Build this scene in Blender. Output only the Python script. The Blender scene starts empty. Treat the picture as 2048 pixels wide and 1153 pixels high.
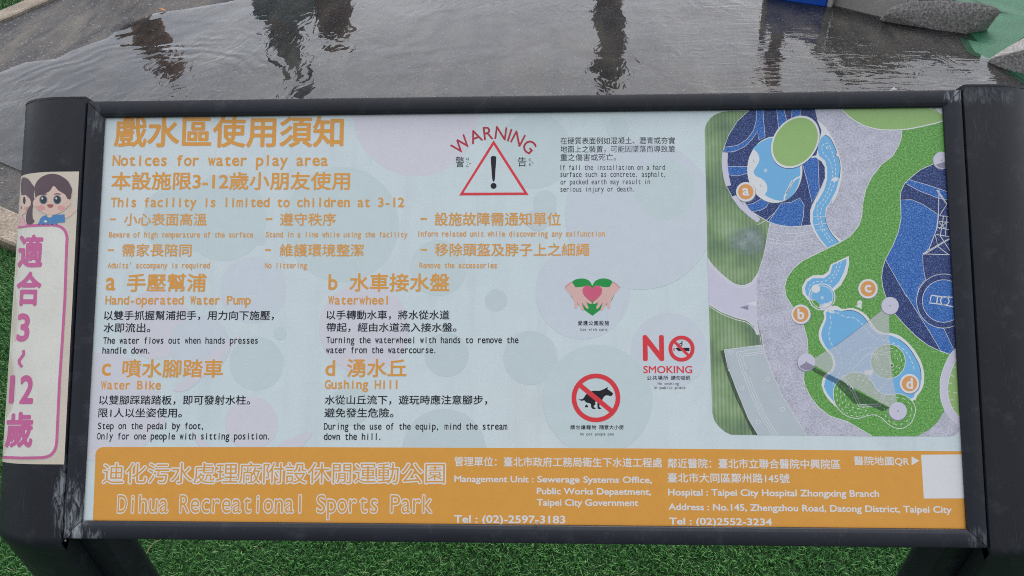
import bpy, bmesh, math, random
import numpy as np
from mathutils import Vector, Matrix, geometry
R = math.radians
scene = bpy.context.scene
COL = scene.collection
random.seed(7); rng = np.random.default_rng(7)

# ------------------------------------------------------------------ camera, sky, sun, exposure
TILT = R(45); HB = 0.80                      # board tilt and height of its centre
PW, PH = 1.2, 0.5749                         # visible panel size in metres
FPX = 1500.0
U = Vector((1, 0, 0)); V = Vector((0, math.cos(TILT), math.sin(TILT))); N = Vector((0, -math.sin(TILT), math.cos(TILT)))
BM = Matrix(((U.x, V.x, N.x, 0), (U.y, V.y, N.y, 0), (U.z, V.z, N.z, HB), (0, 0, 0, 1)))   # board -> world
def rx(a): return Matrix.Rotation(a, 3, 'X')
def ry(a): return Matrix.Rotation(a, 3, 'Y')
def rz(a): return Matrix.Rotation(a, 3, 'Z')
CR = rx(R(-5.5523)) @ ry(R(-2.3054)) @ rz(R(-0.0469))       # board -> camera axes
CT = Vector((0.00333, -0.0355, -1.04922))
CAMB = -(CR.transposed() @ CT)                              # camera position on the board's axes
CAMW = BM @ CAMB
RW = BM.to_3x3() @ CR.transposed()                          # camera axes in the world
cam = bpy.data.cameras.new('camera'); camo = bpy.data.objects.new('camera', cam); COL.objects.link(camo)
cam.sensor_width = 36; cam.lens = 36 * FPX / 2048; cam.clip_start = 0.02; cam.clip_end = 500
camo.matrix_world = Matrix.Translation(CAMW) @ RW.to_4x4()
scene.camera = camo

SUN_EL, SUN_AZ = R(52), R(12)                # azimuth clockwise from +Y; veiled sun ahead of the viewer
world = bpy.data.worlds.new('World'); scene.world = world; world.use_nodes = True
nt = world.node_tree; nt.nodes.clear()
wo = nt.nodes.new('ShaderNodeOutputWorld'); bg = nt.nodes.new('ShaderNodeBackground')
sky = nt.nodes.new('ShaderNodeTexSky'); sky.sky_type = 'NISHITA'; sky.sun_disc = False
sky.sun_elevation = SUN_EL; sky.sun_rotation = SUN_AZ; sky.dust_density = 3.0; sky.air_density = 1.0
mixc = nt.nodes.new('ShaderNodeMix'); mixc.data_type = 'RGBA'; mixc.inputs[0].default_value = 0.72
tc = nt.nodes.new('ShaderNodeTexCoord'); cn = nt.nodes.new('ShaderNodeTexNoise'); cn.inputs['Scale'].default_value = 2.2; cn.inputs['Detail'].default_value = 5
cr = nt.nodes.new('ShaderNodeValToRGB')
cr.color_ramp.elements[0].color = (4.6, 4.8, 5.2, 1); cr.color_ramp.elements[0].position = .3
cr.color_ramp.elements[1].color = (7.6, 7.7, 7.9, 1); cr.color_ramp.elements[1].position = .7
nt.links.new(tc.outputs['Generated'], cn.inputs['Vector']); nt.links.new(cn.outputs['Fac'], cr.inputs['Fac'])
nt.links.new(sky.outputs[0], mixc.inputs[6]); nt.links.new(cr.outputs[0], mixc.inputs[7])
dp = nt.nodes.new('ShaderNodeVectorMath'); dp.operation = 'DOT_PRODUCT'; dp.inputs[1].default_value = (.1, .93, .35)   # the veiled sun's side of the sky is brighter
nt.links.new(tc.outputs['Generated'], dp.inputs[0])
mr = nt.nodes.new('ShaderNodeMapRange'); mr.inputs[1].default_value = -.6; mr.inputs[2].default_value = 1; mr.inputs[3].default_value = .45; mr.inputs[4].default_value = 2.3
nt.links.new(dp.outputs['Value'], mr.inputs[0])
mm = nt.nodes.new('ShaderNodeVectorMath'); mm.operation = 'SCALE'; nt.links.new(mixc.outputs[2], mm.inputs[0]); nt.links.new(mr.outputs[0], mm.inputs['Scale'])
nt.links.new(mm.outputs[0], bg.inputs['Color']); bg.inputs['Strength'].default_value = 0.10
nt.links.new(bg.outputs[0], wo.inputs['Surface'])
sl = bpy.data.lights.new('sun', 'SUN'); sl.energy = 0.8; sl.angle = R(25); sl.color = (1, .97, .92)
so = bpy.data.objects.new('sun', sl); COL.objects.link(so)
sd = Vector((math.sin(SUN_AZ) * math.cos(SUN_EL), math.cos(SUN_AZ) * math.cos(SUN_EL), math.sin(SUN_EL)))
so.rotation_euler = sd.to_track_quat('Z', 'Y').to_euler()
so.location = (0, 0, 6)
scene.view_settings.view_transform = 'Standard'; scene.view_settings.look = 'None'
scene.view_settings.exposure = 0.50; scene.view_settings.gamma = 1
scene.cycles.pixel_filter_type = 'BLACKMAN_HARRIS'; scene.cycles.filter_width = 1.05; scene.cycles.use_denoising = False
KB = 0.66                                    # how brightly a white sheet on the board renders

# ------------------------------------------------------------------ picture <-> place
def ray(px, py):                             # board-axes direction through a photo pixel
    d = Vector(((px - 1024) / FPX, -(py - 576.5) / FPX, -1))
    return CR.transposed() @ d
def P2B(px, py, n=0.0):
    d = ray(px, py); t = (n - CAMB.z) / d.z
    p = CAMB + d * t; return (p.x, p.y)
def G(px, py, z=0.0):
    d = BM.to_3x3() @ ray(px, py); t = (z - CAMW.z) / d.z
    return CAMW + d * t
def toPix(w):
    c = RW.transposed() @ (Vector(w) - CAMW)
    return (1024 + FPX * c.x / -c.z, 576.5 - FPX * c.y / -c.z)

# ------------------------------------------------------------------ small helpers
def link(name, verts, faces, mats, parent=None, smooth=False, fm=None):
    me = bpy.data.meshes.new(name); me.from_pydata([tuple(v) for v in verts], [], faces); me.update()
    for m in (mats if isinstance(mats, list) else [mats]): me.materials.append(m)
    if fm: me.polygons.foreach_set('material_index', fm)
    if smooth: me.polygons.foreach_set('use_smooth', [True] * len(me.polygons))
    o = bpy.data.objects.new(name, me); COL.objects.link(o)
    if parent: o.parent = parent
    return o
def link_bm(name, bm, mats, parent=None, smooth=False):
    me = bpy.data.meshes.new(name); bm.to_mesh(me); bm.free()
    for m in (mats if isinstance(mats, list) else [mats]): me.materials.append(m)
    if smooth: me.polygons.foreach_set('use_smooth', [True] * len(me.polygons))
    o = bpy.data.objects.new(name, me); COL.objects.link(o)
    if parent: o.parent = parent
    return o
def sharp(o, deg=35):
    me = o.data; bm = bmesh.new(); bm.from_mesh(me)
    for e in bm.edges:
        e.smooth = not (len(e.link_faces) == 2 and e.calc_face_angle(0) > R(deg))
    for f in bm.faces: f.smooth = True
    bm.to_mesh(me); bm.free()
def thing(name, label, cat, loc=(0, 0, 0), group=None):
    o = bpy.data.objects.new(name, None); COL.objects.link(o); o.location = loc; o.empty_display_size = .1
    o['label'] = label; o['category'] = cat
    if group: o['group'] = group
    return o
def tag(o, label, cat, group=None):
    o['label'] = label; o['category'] = cat
    if group: o['group'] = group
def struct(o, kind='structure'): o['kind'] = kind; return o
def lin(c): return c / 12.92 if c <= .04045 else ((c + .055) / 1.055) ** 2.4
def S(r, g, b, k=1.0): return tuple(min(.86, lin(v / 255) / k) for v in (r, g, b))
def PC(r, g, b): return S(r, g, b, KB)

class NT:                                    # tiny node-tree writer
    def __init__(s, name):
        s.m = bpy.data.materials.new(name); s.m.use_nodes = True; s.t = s.m.node_tree; s.t.nodes.clear()
        s.out = s.n('OutputMaterial'); s.p = s.n('BsdfPrincipled'); s.l(s.p.outputs[0], s.out.inputs[0])
        s.tc = s.n('TexCoord').outputs['Object']
    def n(s, t, **k):
        x = s.t.nodes.new('ShaderNode' + t)
        for a, b in k.items(): setattr(x, a, b)
        return x
    def l(s, a, b): s.t.links.new(a, b)
    def map(s, scale=(1, 1, 1), rot=(0, 0, 0), vec=None):
        m = s.n('Mapping'); m.inputs['Scale'].default_value = scale; m.inputs['Rotation'].default_value = rot
        s.l(vec or s.tc, m.inputs[0]); return m.outputs[0]
    def noise(s, sc, det=3, rough=.55, vec=None, dist=0):
        x = s.n('TexNoise'); x.inputs['Scale'].default_value = sc; x.inputs['Detail'].default_value = det
        x.inputs['Roughness'].default_value = rough; x.inputs['Distortion'].default_value = dist
        s.l(vec or s.tc, x.inputs['Vector']); return x.outputs['Fac']
    def vor(s, sc, vec=None, out='Color'):
        x = s.n('TexVoronoi'); x.inputs['Scale'].default_value = sc; s.l(vec or s.tc, x.inputs['Vector']); return x.outputs[out]
    def ramp(s, fac, stops):
        x = s.n('ValToRGB'); e = x.color_ramp.elements
        while len(e) < len(stops): e.new(.5)
        for i, (p, c) in enumerate(stops): e[i].position = p; e[i].color = (c if len(c) == 4 else (*c, 1)) if not isinstance(c, (int, float)) else (c, c, c, 1)
        s.l(fac, x.inputs['Fac']); return x.outputs[0]
    def mix(s, f, a, b, mode='MIX'):
        x = s.n('Mix', data_type='RGBA', blend_type=mode)
        for i, v in ((0, f), (6, a), (7, b)):
            if isinstance(v, (int, float)): x.inputs[i].default_value = v
            elif isinstance(v, tuple): x.inputs[i].default_value = (*v, 1) if len(v) == 3 else v
            else: s.l(v, x.inputs[i])
        return x.outputs[2]
    def math(s, op, a, b=0.0):
        x = s.n('Math', operation=op)
        for i, v in ((0, a), (1, b)):
            if isinstance(v, (int, float)): x.inputs[i].default_value = v
            else: s.l(v, x.inputs[i])
        return x.outputs[0]
    def bump(s, h, st=.3, d=.002):
        x = s.n('Bump'); x.inputs['Strength'].default_value = st; x.inputs['Distance'].default_value = d
        s.l(h, x.inputs['Height']); return x.outputs[0]
    def set(s, **k):
        for a, v in k.items():
            i = s.p.inputs[a]
            if isinstance(v, (int, float)): i.default_value = v
            elif isinstance(v, tuple): i.default_value = (*v, 1) if len(v) == 3 else v
            else: s.l(v, i)
        return s.m

# ------------------------------------------------------------------ materials
def ink(name, rgb, var=.05, rough=.3, alpha=None, sc=60):
    t = NT(name); c = PC(*rgb)
    f = t.noise(sc, 4); g = t.noise(3.0, 3)
    d = t.ramp(t.mix(.4, f, g), [(.3, 1 - var), (.7, 1 + var * .6)])
    t.set(**{'Base Color': t.mix(1.0, c, d, 'MULTIPLY'), 'Roughness': rough, 'Specular IOR Level': .5})
    if alpha is not None: t.p.inputs['Alpha'].default_value = alpha
    return t.m
def speck(name, stops, sc, rough=.45, mid=None):
    t = NT(name); f = t.noise(sc, 2, .7)
    if mid: f = t.math('ADD', t.math('MULTIPLY', f, .72), t.math('MULTIPLY', t.noise(mid, 3), .28))
    t.set(**{'Base Color': t.ramp(f, [(p, PC(*c)) for p, c in stops]), 'Roughness': rough, 'Specular IOR Level': .5}); return t.m
M = {}
M['orange'] = ink('ink_orange', (215, 140, 64)); M['band'] = ink('ink_band_orange', (224, 140, 59), .05)
M['black'] = ink('ink_black', (14, 15, 24), rough=.5); M['red'] = ink('ink_red', (196, 50, 58)); M['dred'] = ink('ink_dark_red', (160, 38, 52))
M['white'] = ink('ink_white', (205, 208, 216), .03); M['cream'] = ink('ink_cream', (240, 228, 218), .03)
M['green'] = ink('ink_green', (24, 132, 58)); M['skin'] = ink('ink_skin', (206, 162, 156)); M['pink'] = ink('ink_pink', (190, 84, 112))
M['skin2'] = ink('ink_skin_edge', (178, 130, 126))
M['bub_g'] = ink('ink_bubble_green', (178, 190, 190), .04); M['bub_p'] = ink('ink_bubble_pink', (190, 188, 194), .04)
M['bub_l'] = ink('ink_bubble_lilac', (183, 190, 196), .04); M['bub_d'] = ink('ink_bubble_grey', (177, 187, 189), .04)
M['pool'] = ink('ink_pool_blue', (104, 160, 208), .04); M['pool_d'] = ink('ink_pool_deep', (60, 104, 166), .04)
M['lawn'] = ink('ink_lawn_flat', (134, 166, 102), .05); M['mapw'] = ink('ink_map_white', (208, 216, 222), .03)
M['lilac'] = ink('ink_lilac', (184, 180, 194), .04); M['lilac_d'] = ink('ink_lilac_dark', (128, 124, 142), .04)
M['bldg'] = ink('ink_building', (166, 174, 178), .05)
M['mapo'] = ink('ink_map_orange', (212, 140, 84)); M['beam'] = ink('ink_beam', (206, 214, 226), .02, alpha=.52)
M['shade'] = ink('ink_printed_shade', (30, 36, 50), .02, alpha=.42); M['edge'] = ink('ink_edge_dark', (52, 70, 98), .02)
M['navy'] = speck('ink_navy_speckle', [(.36, (22, 34, 70)), (.52, (36, 52, 100)), (.68, (90, 110, 160))], 620)
M['blue'] = speck('ink_blue_speckle', [(.36, (28, 68, 130)), (.52, (44, 92, 160)), (.68, (96, 140, 196))], 620)
M['turf'] = speck('ink_turf_speckle', [(.34, (68, 118, 54)), (.52, (92, 146, 70)), (.68, (122, 172, 96))], 460)
M['paving'] = speck('ink_paving_mottle', [(.34, (140, 139, 150)), (.5, (168, 167, 178)), (.66, (188, 187, 198))], 420, mid=60)
t = NT('ink_striped_lawn'); w_ = t.n('TexWave', wave_type='BANDS', bands_direction='X'); w_.inputs['Scale'].default_value = 62
t.l(t.tc, w_.inputs['Vector'])
c1 = t.ramp(t.noise(14, 3), [(.35, PC(94, 116, 90)), (.52, PC(118, 142, 102)), (.66, PC(140, 160, 126))])
t.set(**{'Base Color': t.mix(1.0, c1, t.ramp(w_.outputs['Fac'], [(.1, .8), (.8, 1.06)]), 'MULTIPLY'), 'Roughness': .45}); M['stripe'] = t.m
t = NT('ink_blurred_roofs'); bx, by = P2B(1496, 482); sp = t.n('SeparateXYZ'); t.l(t.tc, sp.inputs[0])
d = t.math('ADD', t.math('POWER', t.math('DIVIDE', t.math('SUBTRACT', sp.outputs[0], bx), .032), 2), t.math('POWER', t.math('DIVIDE', t.math('SUBTRACT', sp.outputs[1], by), .022), 2))
t.set(**{'Base Color': t.ramp(t.noise(60, 3), [(.4, PC(132, 146, 142)), (.6, PC(160, 174, 176))]), 'Roughness': .45, 'Alpha': t.ramp(d, [(.2, .55), (1., 0.)])}); M['blur'] = t.m
t = NT('panel_print')                        # the pale printed sheet
c1 = t.mix(t.ramp(t.noise(1.6, 2), [(.3, 0.), (.7, 1.)]), PC(184, 195, 197), PC(190, 198, 201))
w2 = t.math('ADD', t.math('MULTIPLY', t.noise(240, 2), .5), t.math('MULTIPLY', t.noise(24, 4), .5))
dirt = t.ramp(t.vor(75, out='Distance'), [(.03, .55), (.05, 1.)])
dm = t.ramp(t.noise(5, 2), [(.62, 0.), (.66, 1.)])
c2 = t.mix(1.0, c1, t.ramp(w2, [(.3, .95), (.7, 1.04)]), 'MULTIPLY')
run = t.ramp(t.noise(9, 4, .6, vec=t.map((4.5, .35, 1))), [(.5, 1.), (.78, .93)])
smg = t.ramp(t.noise(5.5, 6, .68, dist=.7), [(.5, 1.), (.8, .94)])
c2 = t.mix(1.0, t.mix(1.0, c2, run, 'MULTIPLY'), smg, 'MULTIPLY')
t.set(**{'Base Color': t.mix(dm, c2, t.mix(1.0, c2, dirt, 'MULTIPLY')), 'Roughness': .3, 'Specular IOR Level': .5}); M['panel'] = t.m

def coat(name, base, rough, scuffs=()):      # dark powder coat with fine grain, dust, scratches and worn corners
    t = NT(name)
    grain = t.noise(900, 2, .6); big = t.noise(7, 4)
    c = t.mix(1.0, base, t.ramp(t.mix(.5, grain, big), [(.3, .72), (.7, 1.35)]), 'MULTIPLY')
    fl = t.ramp(t.vor(95, out='Distance'), [(.022, 1.), (.04, 0.)])
    fm = t.ramp(t.noise(23, 2), [(.6, 0.), (.64, 1.)])
    c = t.mix(t.math('MULTIPLY', fl, t.math('MULTIPLY', fm, .55)), c, (.42, .43, .44))
    for k, rot in enumerate((.5, 2.1)):      # hairline scratches
        st = t.noise(60, 1, .3, vec=t.map((26, .9, 26), (0, 0, rot)))
        s1 = t.ramp(st, [(.655, 0.), (.675, 1.)])
        sm = t.ramp(t.noise(9 + k * 4, 2), [(.58, 0.), (.66, 1.)])
        c = t.mix(t.math('MULTIPLY', t.math('MULTIPLY', s1, sm), .09), c, (.3, .31, .33))
    dust = t.ramp(t.noise(34, 6, .7), [(.55, 0.), (.8, 1.)])
    c = t.mix(t.math('MULTIPLY', dust, .16), c, (.22, .23, .25))
    for (x, y, rad_x, rad_y, amt) in scuffs:
        sp = t.n('SeparateXYZ'); t.l(t.tc, sp.inputs[0])
        dx = t.math('DIVIDE', t.math('SUBTRACT', sp.outputs[0], x), rad_x); dy = t.math('DIVIDE', t.math('SUBTRACT', sp.outputs[1], y), rad_y)
        d = t.math('ADD', t.math('MULTIPLY', dx, dx), t.math('MULTIPLY', dy, dy))
        near = t.ramp(d, [(.1, 1.), (1., 0.)])
        st = t.noise(44, 6, .72, vec=t.map((3.2, .7, 3), (0, 0, -.15)), dist=1.2)
        sc_ = t.ramp(t.math('ADD', st, t.math('MULTIPLY', near, .16)), [(.6, 0.), (.76, 1.)])
        c = t.mix(t.math('MULTIPLY', t.math('MULTIPLY', sc_, near), amt), c, (.5, .54, .57))
    t.set(**{'Base Color': c, 'Roughness': t.ramp(big, [(.3, rough - .07), (.7, rough + .08)]), 'Specular IOR Level': .45,
             'Normal': t.bump(grain, .22, .0006)}); return t.m
OU, OV = PW / 2 + .0235, PH / 2 + .0235      # outer half sizes of the frame
M['frame'] = coat('dark_frame_coat', (.012, .014, .022), .42, [(-OU + .012, -OV + .03, .026, .075, .55), (-OU + .03, -OV + .004, .04, .014, .4), (-OU + .012, OV - .03, .018, .03, .2), (OU - .008, OV - .010, .022, .014, .5), (OU - .012, -OV + .012, .02, .02, .2)])
M['post'] = coat('dark_post_coat', (.011, .0125, .019), .46, [(-OU - .006, -OV + .05, .015, .075, .5), (OU + .035, OV - .01, .06, .02, .15)])
t = NT('black_rubber_gap'); t.set(**{'Base Color': (.006, .006, .007), 'Roughness': .8}); M['gap'] = t.m
M['gap'].diffuse_color = (.01, .01, .01, 1)
t = NT('backing_sheet'); t.set(**{'Base Color': t.mix(t.noise(30, 4), (.05, .05, .055), (.07, .07, .075)), 'Roughness': .6}); M['back'] = t.m
def paper(name, rgb):
    t = NT(name); f = t.noise(420, 2, .7); g = t.noise(16, 5, .6)
    d = t.ramp(t.mix(.5, f, g), [(.3, .88), (.7, 1.07)])
    cre = t.ramp(t.noise(30, 1, vec=t.map((.6, 9, 1))), [(.49, 1.), (.5, .93), (.51, 1.)])
    t.set(**{'Base Color': t.mix(1.0, t.mix(1.0, PC(*rgb), d, 'MULTIPLY'), cre, 'MULTIPLY'), 'Roughness': .5, 'Specular IOR Level': .5}); return t.m
M['paper'] = paper('sticker_paper', (188, 177, 162)); M['paper2'] = paper('sticker_paper_light', (202, 196, 187))
M['mag'] = paper('sticker_magenta', (180, 90, 136)); M['s_hair'] = paper('sticker_hair', (84, 66, 74)); M['s_skin'] = paper('sticker_skin', (216, 172, 158))
M['s_blue'] = paper('sticker_blue', (70, 118, 164)); M['s_pink'] = paper('sticker_pink', (222, 152, 160)); M['s_eye'] = paper('sticker_eye', (44, 50, 60))
M['s_white'] = paper('sticker_white', (222, 218, 214)); M['s_red'] = paper('sticker_mouth', (150, 84, 86)); M['s_blush'] = paper('sticker_blush', (212, 142, 138)); M['s_eyeg'] = paper('sticker_iris', (92, 108, 118))

# ground materials
t = NT('pool_concrete')
ag = t.noise(105, 3, .8); big = t.noise(1.6, 5, .6, dist=.6); mid = t.noise(9, 4, .6)
col = t.ramp(t.math('ADD', t.math('MULTIPLY', big, .6), t.math('MULTIPLY', mid, .4)), [(.36, (.02, .0195, .022)), (.52, (.045, .044, .048)), (.66, (.085, .082, .084))])
col = t.mix(1.0, col, t.ramp(ag, [(.32, .35), (.5, 1.), (.68, 2.4)]), 'MULTIPLY')
spk = t.ramp(t.vor(62, out='Distance'), [(.14, 1.), (.26, 0.)]); spm = t.ramp(t.noise(31, 2), [(.5, 0.), (.6, 1.)])
col = t.mix(t.math('MULTIPLY', t.math('MULTIPLY', spk, spm), .85), col, (.5, .49, .48))
stk = t.ramp(t.noise(2.2, 5, .62, vec=t.map((2.6, .55, 1), (0, 0, -.55)), dist=.8), [(.42, 0.), (.7, 1.)])
col = t.mix(t.math('MULTIPLY', stk, .5), col, (.20, .175, .14))
wv = t.noise(3, 2, .5); wvv = t.n('VectorMath', operation='ADD'); t.l(t.tc, wvv.inputs[0]); t.l(wv, wvv.inputs[1])
crk = t.n('TexVoronoi', feature='DISTANCE_TO_EDGE'); crk.inputs['Scale'].default_value = .55; t.l(wvv.outputs[0], crk.inputs['Vector'])
col = t.mix(t.math('MULTIPLY', t.ramp(crk.outputs[0], [(.001, .7), (.004, 0.)]), t.ramp(t.noise(1.1, 2), [(.5, 0.), (.6, 1.)])), col, (.05, .048, .046))
t.set(**{'Base Color': col, 'Specular IOR Level': .22, 'Roughness': t.ramp(big, [(.3, .55), (.7, .8)]), 'Normal': t.bump(ag, .5, .004)}); M['floor'] = t.m
t = NT('kerb_aggregate'); ag = t.noise(95, 3, .8)
t.set(**{'Base Color': t.mix(1.0, t.ramp(t.noise(8, 4), [(.3, (.16, .13, .1)), (.7, (.27, .22, .17))]), t.ramp(ag, [(.3, .45), (.68, 1.8)]), 'MULTIPLY'), 'Roughness': .8, 'Normal': t.bump(ag, .8, .006)}); M['kerb'] = t.m
t = NT('granite_block'); ag = t.noise(85, 4, .8); vs = t.ramp(t.vor(80, out='Distance'), [(.15, .7), (.5, 1.15)])
col = t.ramp(ag, [(.3, (.10, .094, .09)), (.5, (.26, .247, .235)), (.7, (.5, .48, .46))]); col = t.mix(1.0, col, vs, 'MULTIPLY')
wp = t.ramp(t.noise(3.2, 5, .65), [(.6, 0.), (.72, 1.)]); col = t.mix(t.math('MULTIPLY', wp, .55), col, (.46, .46, .45))
t.set(**{'Base Color': col, 'Roughness': .85, 'Normal': t.bump(ag, .6, .006)}); M['stone'] = t.m
t = NT('green_rubber'); ag = t.noise(110, 3, .8)
col = t.mix(1.0, t.ramp(t.noise(1.7, 4), [(.3, (.007, .082, .036)), (.7, (.024, .135, .068))]), t.ramp(ag, [(.3, .55), (.7, 1.5)]), 'MULTIPLY')
t.set(**{'Base Color': col, 'Roughness': .7, 'Normal': t.bump(ag, .5, .004)}); M['rubber'] = t.m
t = NT('wall_concrete'); ag = t.noise(120, 4, .7)
col = t.mix(1.0, t.ramp(t.noise(2.5, 5), [(.3, (.3, .285, .26)), (.7, (.42, .4, .37))]), t.ramp(ag, [(.3, .8), (.7, 1.15)]), 'MULTIPLY')
t.set(**{'Base Color': col, 'Roughness': .8, 'Normal': t.bump(ag, .3, .003)}); M['wall'] = t.m
t = NT('blue_plastic'); t.set(**{'Base Color': t.mix(t.noise(6, 3), (.006, .08, .5), (.01, .11, .6)), 'Roughness': .35}); M['bluep'] = t.m
t = NT('pale_trim'); t.set(**{'Base Color': t.mix(t.noise(20, 3), (.4, .39, .36), (.5, .49, .46)), 'Roughness': .5}); M['trim'] = t.m
t = NT('lawn_ground'); t.set(**{'Base Color': t.mix(1.0, t.ramp(t.noise(3, 4), [(.3, (.012, .05, .014)), (.7, (.022, .085, .02))]), t.ramp(t.noise(240, 3), [(.3, .5), (.7, 1.5)]), 'MULTIPLY'), 'Roughness': .9, 'Normal': t.bump(t.noise(240, 3), .8, .01)}); M['lawng'] = t.m
t = NT('grass_blade'); at = t.n('Attribute'); at.attribute_name = 'tone'
col = t.ramp(at.outputs['Fac'], [(0., (.026, .105, .02)), (.45, (.058, .215, .042)), (.8, (.125, .33, .078)), (.93, (.22, .36, .14)), (1., (.34, .3, .17))])
t.set(**{'Base Color': col, 'Roughness': .45, 'Specular IOR Level': .4}); M['blade'] = t.m
t = NT('dry_straw'); t.set(**{'Base Color': t.mix(t.noise(60), (.3, .24, .12), (.42, .34, .19)), 'Roughness': .7}); M['straw'] = t.m
t = NT('post_brown_timber'); w3 = t.noise(12, 4, .6, vec=t.map((6, 6, .5)))
t.set(**{'Base Color': t.ramp(w3, [(.3, (.13, .065, .04)), (.7, (.3, .16, .10))]), 'Roughness': .7}); M['timber'] = t.m
t = NT('post_grey_sleeve'); t.set(**{'Base Color': t.mix(t.noise(9, 3), (.14, .12, .11), (.2, .17, .16)), 'Roughness': .5}); M['sleeve'] = t.m
t = NT('teal_plastic'); t.set(**{'Base Color': t.mix(t.noise(9, 3), (.035, .16, .18), (.06, .23, .24)), 'Roughness': .45}); M['teal'] = t.m
t = NT('rust_orange_plastic'); t.set(**{'Base Color': t.mix(t.noise(9, 3), (.34, .12, .03), (.45, .17, .05)), 'Roughness': .5}); M['rust'] = t.m
# water: a clear film over the concrete, rippled
t = NT('water_film'); t.t.nodes.remove(t.p)
flow = t.noise(2.1, 2, .4, vec=t.map((1.0, .8, 1), (0, 0, .35)), dist=.6)
fine = t.noise(12, 2, .45, vec=t.map((1.0, .5, 1), (0, 0, -.3)), dist=1.4)
fmask = t.ramp(t.noise(1.25, 2, .5, vec=t.map((1, 1.4, 1), (0, 0, .6))), [(.42, .10), (.58, 1.)])
rc = G(300, 190); ms = t.n('Mapping'); ms.inputs['Location'].default_value = (-rc.x, -rc.y, 0); t.l(t.tc, ms.inputs[0])
ring_ = t.n('TexWave', wave_type='RINGS', rings_direction='Z'); ring_.inputs['Scale'].default_value = 3.4; ring_.inputs['Distortion'].default_value = 7; ring_.inputs['Detail'].default_value = 2; ring_.inputs['Detail Scale'].default_value = 1.2
t.l(ms.outputs[0], ring_.inputs['Vector'])
ln = t.n('VectorMath', operation='LENGTH'); t.l(ms.outputs[0], ln.inputs[0])
rm = t.ramp(ln.outputs['Value'], [(.2, .0), (.5, 1.), (.95, .0)])
h = t.math('ADD', t.math('MULTIPLY', flow, 1.0), t.math('MULTIPLY', t.math('MULTIPLY', fine, fmask), .24))
rn = t.ramp(t.noise(2.2, 2), [(.44, 0.), (.62, 1.)])
h = t.math('ADD', h, t.math('MULTIPLY', t.math('MULTIPLY', ring_.outputs['Fac'], t.math('MULTIPLY', rm, rn)), .13))
sx_ = t.n('SeparateXYZ'); t.l(t.tc, sx_.inputs[0]); xm = t.n('MapRange'); xm.inputs[1].default_value = G(1180, 90).x; xm.inputs[2].default_value = G(1520, 90).x; t.l(sx_.outputs[0], xm.inputs[0])
stk_ = t.noise(11, 2, .5, vec=t.map((.5, 1.6, 1), (0, 0, .12)), dist=.9)
h = t.math('ADD', h, t.math('MULTIPLY', t.math('MULTIPLY', stk_, xm.outputs[0]), .17))
nb = t.bump(h, .6, .03)
fr = t.n('Fresnel'); fr.inputs['IOR'].default_value = 1.36; t.l(nb, fr.inputs['Normal'])
gl = t.n('BsdfGlossy'); gl.inputs['Roughness'].default_value = .03; t.l(nb, gl.inputs['Normal'])
tr = t.n('BsdfTransparent'); tr.inputs['Color'].default_value = (.80, .81, .815, 1)
mx = t.n('MixShader'); t.l(fr.outputs[0], mx.inputs[0]); t.l(tr.outputs[0], mx.inputs[1]); t.l(gl.outputs[0], mx.inputs[2]); t.l(mx.outputs[0], t.out.inputs[0]); M['water'] = t.m

# ------------------------------------------------------------------ ground, pool, kerbs
o = struct(link('lawn', [(-60, -40, -.02), (60, -40, -.02), (60, 90, -.02), (-60, 90, -.02)], [(0, 1, 2, 3)], M['lawng']))
def poly_obj(name, pts, mat, dz=0.0, parent=None):
    tris = geometry.tessellate_polygon([[Vector(p) for p in pts]])
    vs = [(p[0], p[1], p[2] + dz) for p in pts]
    fs = []
    for a, b, c in tris:
        n = (Vector(vs[b]) - Vector(vs[a])).cross(Vector(vs[c]) - Vector(vs[a]))
        fs.append((a, b, c) if n.z > 0 else (a, c, b))
    return link(name, vs, fs, mat, parent)
# edges of the pool: far-left kerb line, near kerb line (runs on behind the board)
ka, kb = G(0, 49), G(114, 0); kd = (kb - ka).normalized()
na, nb_ = G(0, 418), G(36, 434); nd = (nb_ - na).normalized()
far_l = [ka - kd * 1.2, kb + kd * 4.0]
left_tip = ka - kd * 1.2
near = [na - nd * .5, na, nb_, nb_ + nd * .25 + Vector((.02, 0, 0)), Vector((-.35, 1.05, 0)), Vector((.2, 1.02, 0)), Vector((.8, 1.05, 0)), Vector((1.35, 1.2, 0)), Vector((2.2, 1.5, 0)), Vector((4.5, 2.2, 0))]
NEAR_Y = near
floor_pts = [left_tip + Vector((-.35, -.55, 0))] + near + [Vector((6, 9, 0)), Vector((1.0, 11, 0))] + [far_l[1], ka, left_tip]
struct(poly_obj('pool_floor', floor_pts, M['floor'], .002))
def strip(name, line, w, mat, z0=-.02, z1=.022, side=1):
    # a kerb: flat-topped strip with real sides along a polyline
    L, Rr = [], []
    for i, p in enumerate(line):
        d = (line[min(i + 1, len(line) - 1)] - line[max(i - 1, 0)]).normalized(); nrm = Vector((-d.y, d.x, 0)) * side
        L.append(p); Rr.append(p + nrm * w)
    vs = []; fs = []
    for a, b in zip(L, Rr):
        vs += [(a.x, a.y, z0), (a.x, a.y, z1 - .006), (a.x + (b.x - a.x) * .06, a.y + (b.y - a.y) * .06, z1), (b.x - (b.x - a.x) * .06, b.y - (b.y - a.y) * .06, z1), (b.x, b.y, z1 - .006), (b.x, b.y, z0)]
    for i in range(len(L) - 1):
        for j in range(5):
            q = (i * 6 + j, i * 6 + j + 1, i * 6 + 6 + j + 1, i * 6 + 6 + j); fs.append(q if side > 0 else q[::-1])
    return link(name, vs, fs, mat)
kw = abs((G(0, 29) - ka).cross(kd).z)
struct(strip('kerb', [left_tip, ka, kb, far_l[1]], kw, M['kerb'], side=1))
nw = abs((G(0, 489) - na).cross(nd).z)
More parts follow.
